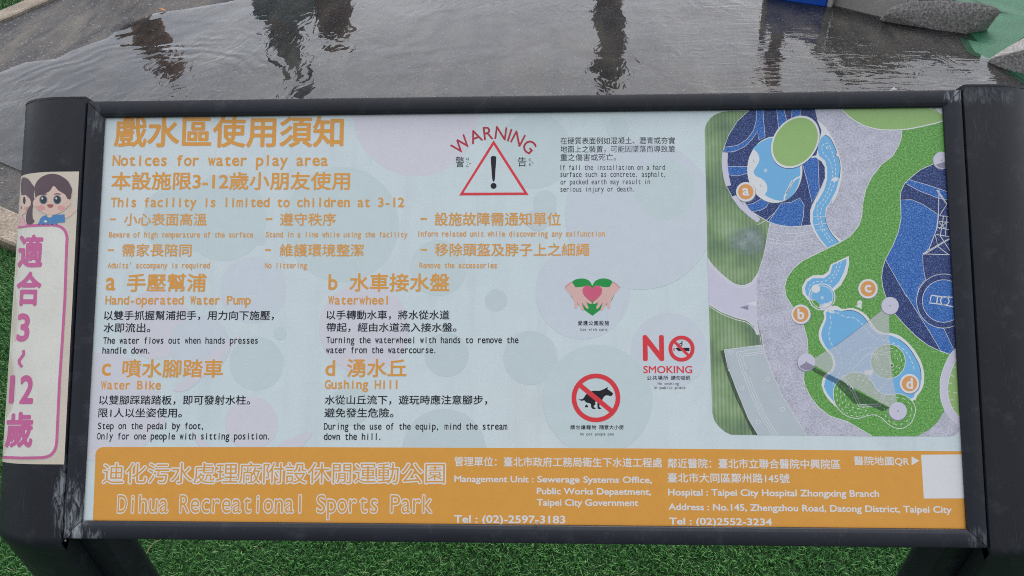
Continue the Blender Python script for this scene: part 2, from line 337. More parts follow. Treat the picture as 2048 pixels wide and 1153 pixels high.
struct(strip('kerb', [p for p in near], nw, M['kerb'], side=-1))
film_px = [(-60, 160), (0, 149), (52, 128), (114, 121), (146, 104), (215, 80), (250, 52), (312, 29), (368, 22), (450, 8), (520, -6), (560, -60)]
film = [G(*p) for p in film_px] + [Vector((-.2, 9.5, 0)), Vector((5, 8.5, 0)), Vector((5.5, 3.5, 0)), Vector((3, 1.95, 0)), Vector((1.4, 1.5, 0)), Vector((.4, 1.3, 0)), Vector((-.45, 1.32, 0))] + [G(42, 345), G(-60, 300)]
struct(poly_obj('water', film, M['water'], .008))

# ------------------------------------------------------------------ banks, stones, wall and blue panel at the top right
def on_plane(p0, p1, slope, px, py):         # where a pixel's ray meets a leaning face that rises from the line p0-p1
    d = BM.to_3x3() @ ray(px, py); e = (p1 - p0); e.z = 0; e.normalize(); bk = Vector((-e.y, e.x, 0)); bk = bk if bk.y > 0 else -bk
    nrm = e.cross(bk * math.cos(slope) + Vector((0, 0, math.sin(slope)))); return CAMW + d * ((p0 - CAMW).dot(nrm) / d.dot(nrm))
s0_, s1_ = G(1764, 52), G(1918, 77)
rid = [on_plane(s0_, s1_, R(68), *q) for q in ((1770, 28), (1783, 14), (1826, 0), (1905, 0), (1984, 9), (2005, 21))]
bank = [G(*q) for q in ((1905, 72, -.012), (1917, 77, 0), (1933, 106, 0), (1969, 124, 0), (2010, 100, .02), (2100, 42, .06), (2200, -10, .1), (2150, -60, .12), (1990, -60, .1), (1835, -50, .06), (1815, -6, .03), (1905, 2, .05), (1975, 14, .06), (1990, 24, .05), (1955, 46, .02))]
def slope_obj(name, pts, mat):               # a graded surface with a skirt down to the ground
    tris = geometry.tessellate_polygon([[Vector(p) for p in pts]]); n = len(pts)
    vs = [tuple(p + Vector((0, 0, .004))) for p in pts] + [(p.x, p.y, -.03) for p in pts]; fs = []
    for a, b, c in tris:
        nn = (Vector(vs[b]) - Vector(vs[a])).cross(Vector(vs[c]) - Vector(vs[a])); fs.append((a, b, c) if nn.z > 0 else (a, c, b))
    fs += [(i, (i + 1) % n, n + (i + 1) % n, n + i) for i in range(n)]
    o = link(name, vs, fs, mat); sharp(o, 62); return o
struct(slope_obj('rubber_bank', bank, M['rubber']))
struct(slope_obj('rubber_bank', [G(*q) for q in ((2008, 146, 0), (2060, 178, 0), (2150, 200, .03), (2170, 100, .06), (2060, 112, .03))], M['rubber']))
def stone(name, base, top, back, label):
    bm = bmesh.new()
    for p in base + top + back: bm.verts.new(p)
    r = bmesh.ops.convex_hull(bm, input=bm.verts)
    bmesh.ops.delete(bm, geom=[v for v in bm.verts if not v.link_faces], context='VERTS')
    bmesh.ops.dissolve_limit(bm, angle_limit=R(4), verts=bm.verts, edges=bm.edges)
    bmesh.ops.bevel(bm, geom=list(bm.edges), offset=.009, segments=2, affect='EDGES', profile=.6)
    bmesh.ops.triangulate(bm, faces=bm.faces)
    bmesh.ops.subdivide_edges(bm, edges=[e for e in bm.edges if e.calc_length() > .05], cuts=2, use_grid_fill=True)
    bmesh.ops.triangulate(bm, faces=bm.faces)
    for v in bm.verts:
        k = math.sin(v.co.x * 31 + v.co.z * 47) * math.cos(v.co.y * 29 + v.co.z * 17)
        v.co += Vector((.0015 * k, .0015 * math.sin(v.co.x * 57), .0015 * k))
    o = link_bm(name, bm, M['stone'], smooth=True); sharp(o, 40); tag(o, label, 'stone'); return o
st1b = [G(1762, 44, -.02), G(1764, 52, -.02), G(1918, 77, -.02)]
st1t = rid
stone('stone_block', st1b, st1t, [Vector((p.x, p.y + .08, -.02)) for p in st1t], 'long grey granite block with a pointed end between the water and the green bank')
st2b = [G(1971, 122, -.02), G(2012, 140, -.02), G(2022, 146, 0), G(2120, 120, .05)]
st2t = [G(1980, 117, .03), G(2050, 74, .11), G(2130, 40, .2), G(2120, 80, .2)]
stone('stone_block', st2b, st2t, [Vector((p.x, p.y + .02, -.02)) for p in st2t], 'low grey granite edging between two green rubber slopes at the picture edge')
w0, w1 = G(1661, 13), G(1775, 41); wd = (w1 - w0).normalized(); wn = Vector((-wd.y, wd.x, 0))
if wn.y < 0: wn = -wn
def slab(name, a, b, th, z0, z1, mat, parent=None, bev=.008, lean=0):
    d = (b - a).normalized(); n = Vector((-d.y, d.x, 0)); n = n if n.y > 0 else -n
    bm = bmesh.new()
    vs = [bm.verts.new((p.x, p.y, z)) for z, s in ((z0, 0), (z1, lean)) for p in (a + n * s, b + n * s, b + n * (th + s), a + n * (th + s))]
    for f in ((0, 3, 2, 1), (4, 5, 6, 7), (0, 1, 5, 4), (1, 2, 6, 5), (2, 3, 7, 6), (3, 0, 4, 7)): bm.faces.new([vs[i] for i in f])
    bmesh.ops.bevel(bm, geom=list(bm.edges), offset=bev, segments=2, affect='EDGES')
    bmesh.ops.recalc_face_normals(bm, faces=bm.faces)
    o = link_bm(name, bm, mat, parent, smooth=True); sharp(o); return o
o = slab('concrete_wall', w0 + wd * .012, w1 + wd * .07, .16, -.02, .24, M['wall'], lean=.03); tag(o, 'pale concrete wall rising from the water beside the granite block', 'wall')
b0, b1 = G(1544, 0), G(1652, 16); bd = (b1 - b0).normalized()
pr = thing('blue_barrier', 'bright blue board with pale edge strips standing in the water', 'barrier', tuple(b1))
iv = Matrix.Translation(-b1)
for o in (slab('panel_board', b0 - bd * .02, b1, .06, -.02, .2, M['bluep']), slab('edge_strip', b1 + bd * .001, b1 + bd * .028, .075, -.02, .3, M['trim'], bev=.004)):
    o.data.transform(iv); o.parent = pr
o = slab('edge_strip', b0 - bd * .05, b0 - bd * .021, .075, -.02, .3, M['trim'], bev=.004); o.data.transform(iv); o.parent = pr

# unseen stand-in posts, added out of view to make the water's coloured reflections
def column_thing(name, label, cat, px, topy, basey, parts):
    base = G(px, basey); D = (base - CAMW); hd = math.hypot(D.x, D.y)
    d = BM.to_3x3() @ ray(px, topy); htop = -(CAMW.z) + hd * (-d.z / math.hypot(d.x, d.y))   # height mirrored at topy
    root = thing(name, label, cat, (base.x, base.y, 0))
    for (pn, mat, f0, f1, r0, r1, dx) in parts:
        bm = bmesh.new(); z0, z1 = f0 * htop, f1 * htop; seg = 14; rings = 7; prev = None
        for i in range(rings):
            f = i / (rings - 1); rr = (r0 + (r1 - r0) * f) * (1 + .06 * math.sin(f * 9 + dx * 20))
            cx = dx + .02 * math.sin(f * 5 + r0 * 40)
            cur = [bm.verts.new((cx + rr * math.cos(a * math.tau / seg), rr * .8 * math.sin(a * math.tau / seg), z0 + (z1 - z0) * f)) for a in range(seg)]
            if prev:
                for j in range(seg): bm.faces.new((prev[j], prev[(j + 1) % seg], cur[(j + 1) % seg], cur[j]))
            else: bm.faces.new(cur[::-1])
            prev = cur
        bm.faces.new(prev)
        o = link_bm(pn, bm, mat, root, smooth=True); sharp(o, 50)
    return root
column_thing('stand_in_post', 'unseen tall brown stand-in post with grey sleeve mirrored in the middle of the pool', 'post', 1222, 178, -70, [('lower_post', M['timber'], 0, .3, .11, .1, 0), ('sleeve', M['sleeve'], .3, .78, .105, .095, .01), ('post_top', M['timber'], .78, 1, .1, .06, .02)])
column_thing('stand_in_post', 'unseen teal stand-in post with dark top mirrored in the water above the heading', 'post', 545, 200, -60, [('lower_post', M['timber'], 0, .45, .10, .09, -.03), ('post_top', M['teal'], .45, 1, .12, .05, 0)])
column_thing('stand_in_post', 'unseen stout brown stand-in post mirrored dark in the water at the top', 'post', 655, 84, -50, [('lower_post', M['timber'], 0, 1, .16, .1, 0)])
column_thing('stand_in_post', 'unseen stout teal stand-in post mirrored beside a brown one at the top', 'post', 560, 36, -50, [('lower_post', M['teal'], 0, 1, .3, .2, 0)])
column_thing('stand_in_post', 'unseen short rust orange stand-in post mirrored in the shallow water at the left', 'post', 262, 168, -60, [('lower_post', M['timber'], 0, .55, .13, .12, -.12), ('post_top', M['rust'], .55, 1, .12, .07, 0)])
column_thing('stand_in_post', 'unseen rust red stand-in post mirrored in ripples under the blue panel', 'post', 1585, 172, -60, [('lower_post', M['timber'], 0, .8, .04, .05, 0), ('post_top', M['rust'], .8, 1, .09, .05, 0)])

# unseen leafy stand-in, added out of view to darken the water's reflection
M_LEAF = NT('shrub_leaf'); M_LEAF.set(**{'Base Color': M_LEAF.ramp(M_LEAF.noise(9, 2), [(.35, (.03, .06, .015)), (.65, (.09, .15, .035))]), 'Roughness': .5}); M_LEAF = M_LEAF.m
def stand_in_shrub(px, basey, topy, wid, label):
    base = G(px, basey); D = base - CAMW; hd = math.hypot(D.x, D.y); d = BM.to_3x3() @ ray(px, topy)
    ht = -CAMW.z + hd * (-d.z / math.hypot(d.x, d.y)); root = thing('stand_in_shrub', label, 'stand_in_shrub', (base.x, base.y, 0)); rr = random.Random(3)
    bm = bmesh.new()
    for i in range(1500):
        z = rr.uniform(.12, 1) * ht; f = z / ht; w = wid * (.55 + .5 * math.sin(f * 2.6)) * math.sqrt(rr.random()) * (1 + .25 * math.sin(f * 11)); a = rr.uniform(0, math.tau)
        c = Vector((w * math.cos(a), w * .6 * math.sin(a), z)); u = Vector((rr.gauss(0, 1), rr.gauss(0, 1), rr.gauss(0, 1))).normalized(); v = u.orthogonal().normalized(); L = rr.uniform(.03, .06)
        bm.faces.new([bm.verts.new(c + u * L), bm.verts.new(c + v * L * .45), bm.verts.new(c - u * L), bm.verts.new(c - v * L * .45)])
    link_bm('crown', bm, M_LEAF, root)
    bm = bmesh.new()
    for k in range(5):
        a = k * 1.3; prev = None
        for i in range(4):
            f = i / 3; c = Vector((wid * .4 * f * math.cos(a), wid * .3 * f * math.sin(a), ht * .6 * f)); cur = [bm.verts.new(c + Vector((.02 * (1 - .6 * f) * math.cos(q * math.tau / 6), .02 * (1 - .6 * f) * math.sin(q * math.tau / 6), 0))) for q in range(6)]
            if prev:
                for j in range(6): bm.faces.new((prev[j], prev[(j + 1) % 6], cur[(j + 1) % 6], cur[j]))
            prev = cur
    link_bm('stem', bm, M['timber'], root)
stand_in_shrub(1790, -70, 158, .34, 'unseen leafy green stand-in, added to be mirrored in the water below the granite block')

# ------------------------------------------------------------------ turf blades
def in_poly(x, y, poly):
    c = np.zeros(len(x), bool); n = len(poly)
    for i in range(n):
        x1, y1 = poly[i].x, poly[i].y; x2, y2 = poly[i - 1].x, poly[i - 1].y
        m = ((y1 > y) != (y2 > y)) & (x < (x2 - x1) * (y - y1) / (y2 - y1 + 1e-12) + x1); c ^= m
    return c
def grass(name, boxes, hgt, wid):
    X = []; Y = []
    for (x0, x1, y0, y1, dens) in boxes:
        n = int((x1 - x0) * (y1 - y0) * dens); X.append(rng.uniform(x0, x1, n)); Y.append(rng.uniform(y0, y1, n))
    x = np.concatenate(X); y = np.concatenate(Y)
    near_edge = [p + Vector((-nd.y, nd.x, 0)).normalized() * 0 for p in near]
    bad = in_poly(x, y, floor_pts)
    # keep off the kerbs
    for line, w in ((near, nw), ([left_tip, ka, kb, far_l[1]], kw)):
        for p, q in zip(line[:-1], line[1:]):
            d = q - p; L2 = d.x * d.x + d.y * d.y
            tt = np.clip(((x - p.x) * d.x + (y - p.y) * d.y) / L2, 0, 1)
            bad |= np.hypot(x - p.x - tt * d.x, y - p.y - tt * d.y) < w + .004
    x = x[~bad]; y = y[~bad]; n = len(x)
    h = hgt * rng.uniform(.55, 1.25, n); a = rng.uniform(0, 2 * np.pi, n); b = a + rng.normal(0, .9, n)
    lean = rng.uniform(.15, 1.0, n) * h; w = wid * rng.uniform(.6, 1.3, n)
    sx, sy = np.cos(a + np.pi / 2) * w / 2, np.sin(a + np.pi / 2) * w / 2
    V_ = np.zeros((n, 7, 3), np.float32)
    for k, f in enumerate((0., .45, .8)):
        cx = x + np.cos(a) * lean * f * f * .6 + np.cos(b) * lean * f ** 3 * .5; cy = y + np.sin(a) * lean * f * f * .6 + np.sin(b) * lean * f ** 3 * .5
        z = -.02 + h * np.sin(f * 1.35)
        ww = 1 - .25 * f
        V_[:, 2 * k] = np.stack([cx - sx * ww, cy - sy * ww, z], 1); V_[:, 2 * k + 1] = np.stack([cx + sx * ww, cy + sy * ww, z], 1)
    V_[:, 6] = np.stack([x + np.cos(a) * lean * .6 + np.cos(b) * lean * .55, y + np.sin(a) * lean * .6 + np.sin(b) * lean * .55, -.02 + h * .98], 1)
    base = (np.arange(n) * 7)[:, None]
    loops = np.concatenate([base + np.array([[0, 1, 3, 2]]), base + np.array([[2, 3, 5, 4]]), base + np.array([[4, 5, 6]])], 1).astype(np.int32).ravel()
    starts = ((np.arange(n) * 11)[:, None] + np.array([[0, 4, 8]])).astype(np.int32).ravel()
    me = bpy.data.meshes.new(name); me.vertices.add(n * 7); me.vertices.foreach_set('co', V_.ravel())
    me.loops.add(len(loops)); me.loops.foreach_set('vertex_index', loops)
    me.polygons.add(len(starts)); me.polygons.foreach_set('loop_start', starts)
    me.update(calc_edges=True); me.validate()
    tone = np.clip(rng.normal(.42, .2, n) + .10 * np.sin(x * 5.1 + 1.3 * np.sin(y * 4)) * np.sin(y * 6.3 + x * 2) + .06 * np.sin(x * 17) * np.sin(y * 19), 0, .9); k = rng.random(n); tone[k > .975] = rng.uniform(.9, 1, (k > .975).sum())
    at = me.attributes.new('tone', 'FLOAT', 'POINT'); at.data.foreach_set('value', np.repeat(tone, 7).astype(np.float32))
    me.materials.append(M['blade']); ob = bpy.data.objects.new(name, me); COL.objects.link(ob); return struct(ob, 'stuff')
g1 = G(-40, 1180); g2 = G(2090, 1180); g3 = G(-40, 480); gb = G(1024, 1070)
grass('grass', [(min(g1.x, g3.x) - .1, -.55, g1.y - .05, g3.y + .05, 60000), (-.55, g2.x + .05, g1.y - .05, gb.y + .25, 70000), (-.55, 1.2, gb.y + .25, .95, 9000)], .0145, .0016)
gk = G(0, 29)
grass('grass', [(gk.x - .8, gk.x + 1.3, gk.y - .1, gk.y + 1.0, 12000)], .02, .0035)
def straw(px0, py0, px1, py1, label):
    a = G(px0, py0, .012); b = G(px1, py1, .02); bm = bmesh.new(); d = (b - a); s = Vector((-d.y, d.x, 0)).normalized() * .0016; up = Vector((0, 0, .002)); prev = None
    for i in range(6):
        f = i / 5; c = a + d * f + s * 2 * math.sin(f * 3) + up * 3 * math.sin(f * 3.1); w = 1 - .5 * f
        cur = [bm.verts.new(c + s * w), bm.verts.new(c + up * w), bm.verts.new(c - s * w)]
        if prev:
            for j in range(3): bm.faces.new((prev[j], prev[(j + 1) % 3], cur[(j + 1) % 3], cur[j]))
        prev = cur
    o = link_bm('dry_stalk', bm, M['straw']); tag(o, label, 'stalk')
lf = G(325, 21, .014); bm = bmesh.new(); LW = [(0, 0), (.012, .009), (.026, .011), (.040, .006), (.052, 0), (.040, -.007), (.026, -.011), (.012, -.008)]
vv = [bm.verts.new((lf.x + x - .026, lf.y + y, lf.z + .006 * math.cos(x * 60) + abs(y) * .5)) for x, y in LW]; cv = bm.verts.new((lf.x, lf.y, lf.z))
for i in range(8): bm.faces.new((vv[i], vv[(i + 1) % 8], cv))
ret = bmesh.ops.extrude_face_region(bm, geom=bm.faces[:]); bmesh.ops.translate(bm, verts=[v for v in ret['geom'] if isinstance(v, bmesh.types.BMVert)], vec=(0, 0, .0012))
o = link_bm('fallen_leaf', bm, M['rust'], smooth=True); tag(o, 'small brown leaf lying at the edge of the water film', 'leaf')
straw(292, 1110, 322, 1080, 'pale dry stalk lying on the grass under the board')

# ------------------------------------------------------------------ the sign
VE = -.314                                   # where the posts bend down, along the board
foot_y = (BM @ Vector((0, VE, -.034))).y
sign = thing('information_sign', 'dark framed slanted notice board with orange and white print and a park map', 'sign', (0, foot_y, 0))
INV = Matrix.Translation((0, -foot_y, 0)) @ BM
def onboard(o, parent=None):
    o.parent = parent or sign
    if parent is None: o.matrix_local = INV
    return o
# panel plate
def box(name, x0, x1, y0, y1, z0, z1, mat):
    vs = [(x, y, z) for z in (z0, z1) for x, y in ((x0, y0), (x1, y0), (x1, y1), (x0, y1))]
    return link(name, vs, [(0, 3, 2, 1), (4, 5, 6, 7), (0, 1, 5, 4), (1, 2, 6, 5), (2, 3, 7, 6), (3, 0, 4, 7)], mat)
MG = .011
panel = onboard(box('printed_panel', -PW / 2 - MG, PW / 2 + MG, -PH / 2 - MG, PH / 2 + MG, -.003, 0, M['panel']))
onboard(box('backing_board', -PW / 2 - .014, PW / 2 + .014, -PH / 2 - .014, PH / 2 + .014, -.013, -.0035, M['back']))
# frame rails with mitred ends: (t from the opening outwards, n)
PROF = [(0, .0018), (.0004, .0040), (.0018, .0056), (.0046, .0066), (.0062, .0076), (.0212, .0094), (.0228, .0088), (.0235, .0070), (.0235, -.014), (.0145, -.014), (.0145, .0018)]
def rail(side):
    hx, hy = PW / 2, PH / 2; vs = []; g = .0006
    for end in (-1, 1):
        for t_, n in PROF:
            if side in 'TB': s = 1 if side == 'T' else -1; vs.append((end * (hx + t_ - g), s * (hy + t_), n))
            else: s = 1 if side == 'R' else -1; vs.append((s * (hx + t_), end * (hy + t_ - g), n))
    k = len(PROF); fs = [(i, (i + 1) % k, k + (i + 1) % k, k + i) for i in range(k)] + [tuple(range(k)), tuple(range(2 * k - 1, k - 1, -1))]
    bm = bmesh.new(); bv = [bm.verts.new(v) for v in vs]
    for f in fs: bm.faces.new([bv[i] for i in f])
    bmesh.ops.recalc_face_normals(bm, faces=bm.faces)
    o = link_bm('frame_rail', bm, M['frame']); sharp(o, 38); return onboard(o)
for s in 'TBLR': rail(s)
# posts: half-round section, bending to upright legs
BT, BMID, RAD, FLAT, RA = .0105, -.0395, .050, .035, .0835
GAP = .0016
def dsec():
    p = [(.0, BT - .0025), (.0008, BT - .0006), (.0025, BT), (FLAT * .35, BT), (FLAT * .7, BT), (FLAT, BT)]
    p += [(FLAT + RA * math.sin(a), BMID + RAD * math.cos(a)) for a in [math.pi * k / 36 for k in range(1, 36)]]
    return p + [(FLAT, BMID - RAD), (.0, BMID - RAD)]
SEC = dsec(); VT = OV + .003
TH = math.tan(R(22.5)); DV, DN = -math.sin(TILT), -math.cos(TILT)   # straight down on the board's axes
def post(sgn):
    vs = []; k = len(SEC); u0 = OU + GAP
    def bent(b, s):                          # point a distance s below the bend
        # perpendicular of the leg in the v-n plane: rotate (0,1) by the bend
        pv, pn = -math.cos(TILT), math.sin(TILT)
        return (VE + DV * s + pv * b, DN * s + pn * b)
    for (a, b) in SEC: vs.append((sgn * (u0 + a), VT, b))
    for (a, b) in SEC: vs.append((sgn * (u0 + a), VE - b * TH + .010, b))
    for (a, b) in SEC: vs.append((sgn * (u0 + a), VE - b * TH - .0012, b - .0012))
    for (a, b) in SEC:
        v, n = bent(b, b * TH + .010); vs.append((sgn * (u0 + a), v, n))
    zb = (HB + VE * V.z)
    for (a, b) in SEC:
        pv, pn = -math.cos(TILT), math.sin(TILT); z0 = HB + (VE + pv * b) * V.z + pn * b * N.z
        v, n = bent(b, (z0 + .02)); vs.append((sgn * (u0 + a), v, n))
    bm = bmesh.new(); bv = [bm.verts.new(v) for v in vs]
    for r in range(4):
        for i in range(k): bm.faces.new([bv[r * k + i], bv[r * k + (i + 1) % k], bv[(r + 1) * k + (i + 1) % k], bv[(r + 1) * k + i]])
    bm.faces.new(bv[:k]); bm.faces.new(bv[-k:])
    bmesh.ops.recalc_face_normals(bm, faces=bm.faces)
    o = link_bm('post', bm, M['post']); sharp(o, 42); onboard(o)
    # cap
    bm = bmesh.new(); A = [(.0015 + a * .985, b - (.0006 if b > 0 else -.0006)) for a, b in SEC]
    r1 = [bm.verts.new((sgn * (u0 + a), VT + .0006, b)) for a, b in A]; r2 = [bm.verts.new((sgn * (u0 + a), VT + .0038, b)) for a, b in A]
    r3 = [bm.verts.new((sgn * (u0 + .002 + a * .95), VT + .0048, BMID + (b - BMID) * .96)) for a, b in A]
    for p, q in ((r1, r2), (r2, r3)):
        for i in range(k): bm.faces.new((p[i], p[(i + 1) % k], q[(i + 1) % k], q[i]))
    bm.faces.new(r3); bm.faces.new(r1); bmesh.ops.recalc_face_normals(bm, faces=bm.faces)
    c = link_bm('end_cap', bm, M['post']); sharp(c, 40); c.parent = o
    # inner leg half behind the board: same section mirrored, cut off under the board's back
    top = []; mid = []
    for (a, b) in SEC:
        b = -.0155 - (BT - b) * .5; top.append((sgn * (u0 - .0014 - a * .46), VE + .075, b)); mid.append((sgn * (u0 - .0014 - a * .46), VE - b * TH, b))
    bot = []
    for (a, b) in SEC:
        b = -.0155 - (BT - b) * .5; pv, pn = -math.cos(TILT), math.sin(TILT); z0 = HB + (VE + pv * b) * V.z + pn * b * N.z
        v, n = bent(b, z0 + .02); bot.append((sgn * (u0 - .0014 - a * .46), v, n))
    bm = bmesh.new(); p = [bm.verts.new(v) for v in top]; m_ = [bm.verts.new(v) for v in mid]; q = [bm.verts.new(v) for v in bot]
    for g, h in ((p, m_), (m_, q)):
        for i in range(k): bm.faces.new((g[i], g[(i + 1) % k], h[(i + 1) % k], h[i]))
    bm.faces.new(p); bm.faces.new(q); bmesh.ops.recalc_face_normals(bm, faces=bm.faces)
    o2 = link_bm('leg', bm, M['post']); sharp(o2, 42); onboard(o2)
    return o
post_l = post(-1); post_r = post(1)

# ------------------------------------------------------------------ lettering
_tc = bpy.data.curves.new('type', 'FONT'); _to = bpy.data.objects.new('type', _tc); COL.objects.link(_to)
_tc.size = 1; _tc.resolution_u = 4
_cache = {}
def glyphs(s, bold):
    key = s
    if key not in _cache:
        _tc.body = s
        bpy.context.view_layer.update(); dg = bpy.context.evaluated_depsgraph_get()
        ev = _to.evaluated_get(dg); me = ev.to_mesh()
        vs = [(v.co.x, v.co.y) for v in me.vertices]; fs = [tuple(p.vertices) for p in me.polygons]
        ev.to_mesh_clear(); _cache[key] = (vs, fs)
    return _cache[key]
def bbox(vs): xs = [v[0] for v in vs]; ys = [v[1] for v in vs]; return min(xs), max(xs), min(ys), max(ys)
def spread(b): return [(0., 0.)] + ([(b * math.cos(a), b * math.sin(a)) for a in [math.tau * i / 8 for i in range(8)]] if b > 0 else [])
def typeset(s, bold=0, mono=False, kern=None):
    """vertices and faces in em units"""
    if not mono and kern is None: return glyphs(s, bold)
    VS, FS = [], []; cell = .6 if mono else kern; lim = .50
    for i, ch in enumerate(s):
        if ch == ' ': continue
        vs, fs = glyphs(ch, bold); x0, x1, _, _ = bbox(vs); w = x1 - x0
        k = min(1.25, .535 / w) if mono else 1
        if mono and ch in '.,': cx = cell * .35
        else: cx = cell / 2
        if mono and ch.islower(): vs = [(x, y * 1.14 if y <= .45 else .513 + (y - .45) * (.682 - .513) / .232) for x, y in vs]
        o = len(VS); VS += [(i * cell + cx + (x - (x0 + x1) / 2) * k, y) for x, y in vs]; FS += [tuple(j + o for j in f) for f in fs]
    return VS, FS

class Print:                                 # flat ink on the panel, in layers, trimmed where the frame covers it
    LX, LY = PW / 2 + .009, PH / 2 + .009
    def __init__(s): s.v = []; s.f = []; s.m = []; s.mats = []
    def face(s, pts, mat, k):
        for ax, lim in ((0, s.LX), (1, s.LY)):
            for sg in (1, -1):
                if all(p[ax] * sg <= lim for p in pts): continue
                out = []
                for i in range(len(pts)):
                    a, b = pts[i - 1], pts[i]; da, db = lim - a[ax] * sg, lim - b[ax] * sg
                    if (da >= 0) != (db >= 0):
                        f = da / (da - db); out.append((a[0] + (b[0] - a[0]) * f, a[1] + (b[1] - a[1]) * f))
                    if db >= 0: out.append(b)
                pts = out
                if len(pts) < 3: return
        ar = sum(pts[i - 1][0] * pts[i][1] - pts[i][0] * pts[i - 1][1] for i in range(len(pts)))
        if abs(ar) < 1e-12: return
        if ar < 0: pts = pts[::-1]
        if mat not in s.mats: s.mats.append(mat)
        n = .00003 + k * .00004; o = len(s.v); s.v += [(p[0], p[1], n) for p in pts]; s.f.append(tuple(range(o, o + len(pts)))); s.m.append(s.mats.index(mat))
    def text(s, txt, x0, x1, yt, yb, mat, k=3, mono=False, bold=0.0, dy=0.0, lat=None, kern=None, ext=None):
        vs, fs = typeset(txt, bold, mono, kern); a, b, c, d = bbox(vs); e = ext or bold; a -= e; b += e; c -= e; d += e
        cjk = any(ord(ch) > 0x2e00 for ch in txt)
        lat = lat if lat is not None else (0.0 if cjk else .682)
        if lat: c, d = -e, lat + e
        yc = (yt + yb) / 2
        uL, uR = P2B(x0, yc)[0], P2B(x1, yc + dy)[0]
        bL, tL, bR, tR = P2B(x0, yb)[1], P2B(x0, yt)[1], P2B(x1, yb + dy)[1], P2B(x1, yt + dy)[1]
        def mp(p):
            f = (p[0] - a) / (b - a); g = (p[1] - c) / (d - c)
            lo = bL + (bR - bL) * f; hi = tL + (tR - tL) * f
            return (uL + (uR - uL) * f, lo + (hi - lo) * g)
        for q, (ox, oy) in enumerate(spread(bold)):
            w = [mp((p[0] + ox, p[1] + oy)) for p in vs]
            for f in fs: s.face([w[i] for i in f], M[mat], k + q * .05)
    def poly(s, pts, mat, k, board=False):
        p = pts if board else [P2B(*q) for q in pts]
        for tri in geometry.tessellate_polygon([[Vector((q[0], q[1], 0)) for q in p]]): s.face([p[i] for i in tri], M[mat], k)
    def disc(s, cx, cy, r, mat, k, ry=None, rot=0, seg=40):
        s.poly(ell(cx, cy, r, ry or r, rot, seg), mat, k)
    def line(s, pts, w, mat, k, closed=False):   # ribbon, w in photo pixels
        p = list(pts) + ([pts[0], pts[1]] if closed else [])
        nrm = []
        for i in range(len(p)):
            a = p[max(i - 1, 0)]; b = p[min(i + 1, len(p) - 1)]
            if closed and i == 0: a = p[len(pts) - 1]
            d = math.hypot(b[0] - a[0], b[1] - a[1]) or 1; nrm.append((-(b[1] - a[1]) / d * w / 2, (b[0] - a[0]) / d * w / 2))
        if closed: nrm[len(pts)] = nrm[0]; p = p[:len(pts) + 1]
        for i in range(len(p) - 1):
            a, b, n1, n2 = p[i], p[i + 1], nrm[i], nrm[i + 1]
            s.face([P2B(a[0] - n1[0], a[1] - n1[1]), P2B(b[0] - n2[0], b[1] - n2[1]), P2B(b[0] + n2[0], b[1] + n2[1]), P2B(a[0] + n1[0], a[1] + n1[1])], M[mat], k)
    def dash(s, pts, w, mat, k, on=5, off=3.6):
        L = [0]
        for i in range(1, len(pts)): L.append(L[-1] + math.hypot(pts[i][0] - pts[i - 1][0], pts[i][1] - pts[i - 1][1]))
        def at(t):
            for i in range(1, len(pts)):
                if L[i] >= t: f = (t - L[i - 1]) / (L[i] - L[i - 1] + 1e-9); return tuple(pts[i - 1][j] + (pts[i][j] - pts[i - 1][j]) * f for j in (0, 1))
            return pts[-1]
        t = 0
        while t + on < L[-1]: s.line([at(t), at(t + on / 2), at(t + on)], w, mat, k); t += on + off
    def ring(s, cx, cy, r, w, mat, k, seg=36, rot=0, ry=None): s.line(ell(cx, cy, r, ry or r, rot, seg), w, mat, k, True)
    def build(s, name, label=None, parent=None):
        o = link(name, s.v, s.f, s.mats, parent or panel, fm=s.m)
        if label: o['label'] = label
        return o
def ell(cx, cy, a, b, rot=0, seg=40):
    c, s_ = math.cos(rot), math.sin(rot)
    return [(cx + a * math.cos(t) * c - b * math.sin(t) * s_, cy + a * math.cos(t) * s_ + b * math.sin(t) * c) for t in [math.tau * i / seg for i in range(seg)]]
def sm(pts, closed=True, n=5):               # Catmull-Rom through the points
    out = []; m = len(pts)
    for i in range(m if closed else m - 1):
        g = (lambda j: pts[j % m]) if closed else (lambda j: pts[min(max(j, 0), m - 1)])
        p0, p1, p2, p3 = g(i - 1), g(i), g(i + 1), g(i + 2)
        for q in range(n):
            t = q / n
            out.append(tuple(.5 * (2 * p1[j] + (p2[j] - p0[j]) * t + (2 * p0[j] - 5 * p1[j] + 4 * p2[j] - p3[j]) * t * t + (3 * p1[j] - p0[j] - 3 * p2[j] + p3[j]) * t ** 3) for j in (0, 1)))
    if not closed: out.append(pts[-1])
    return out

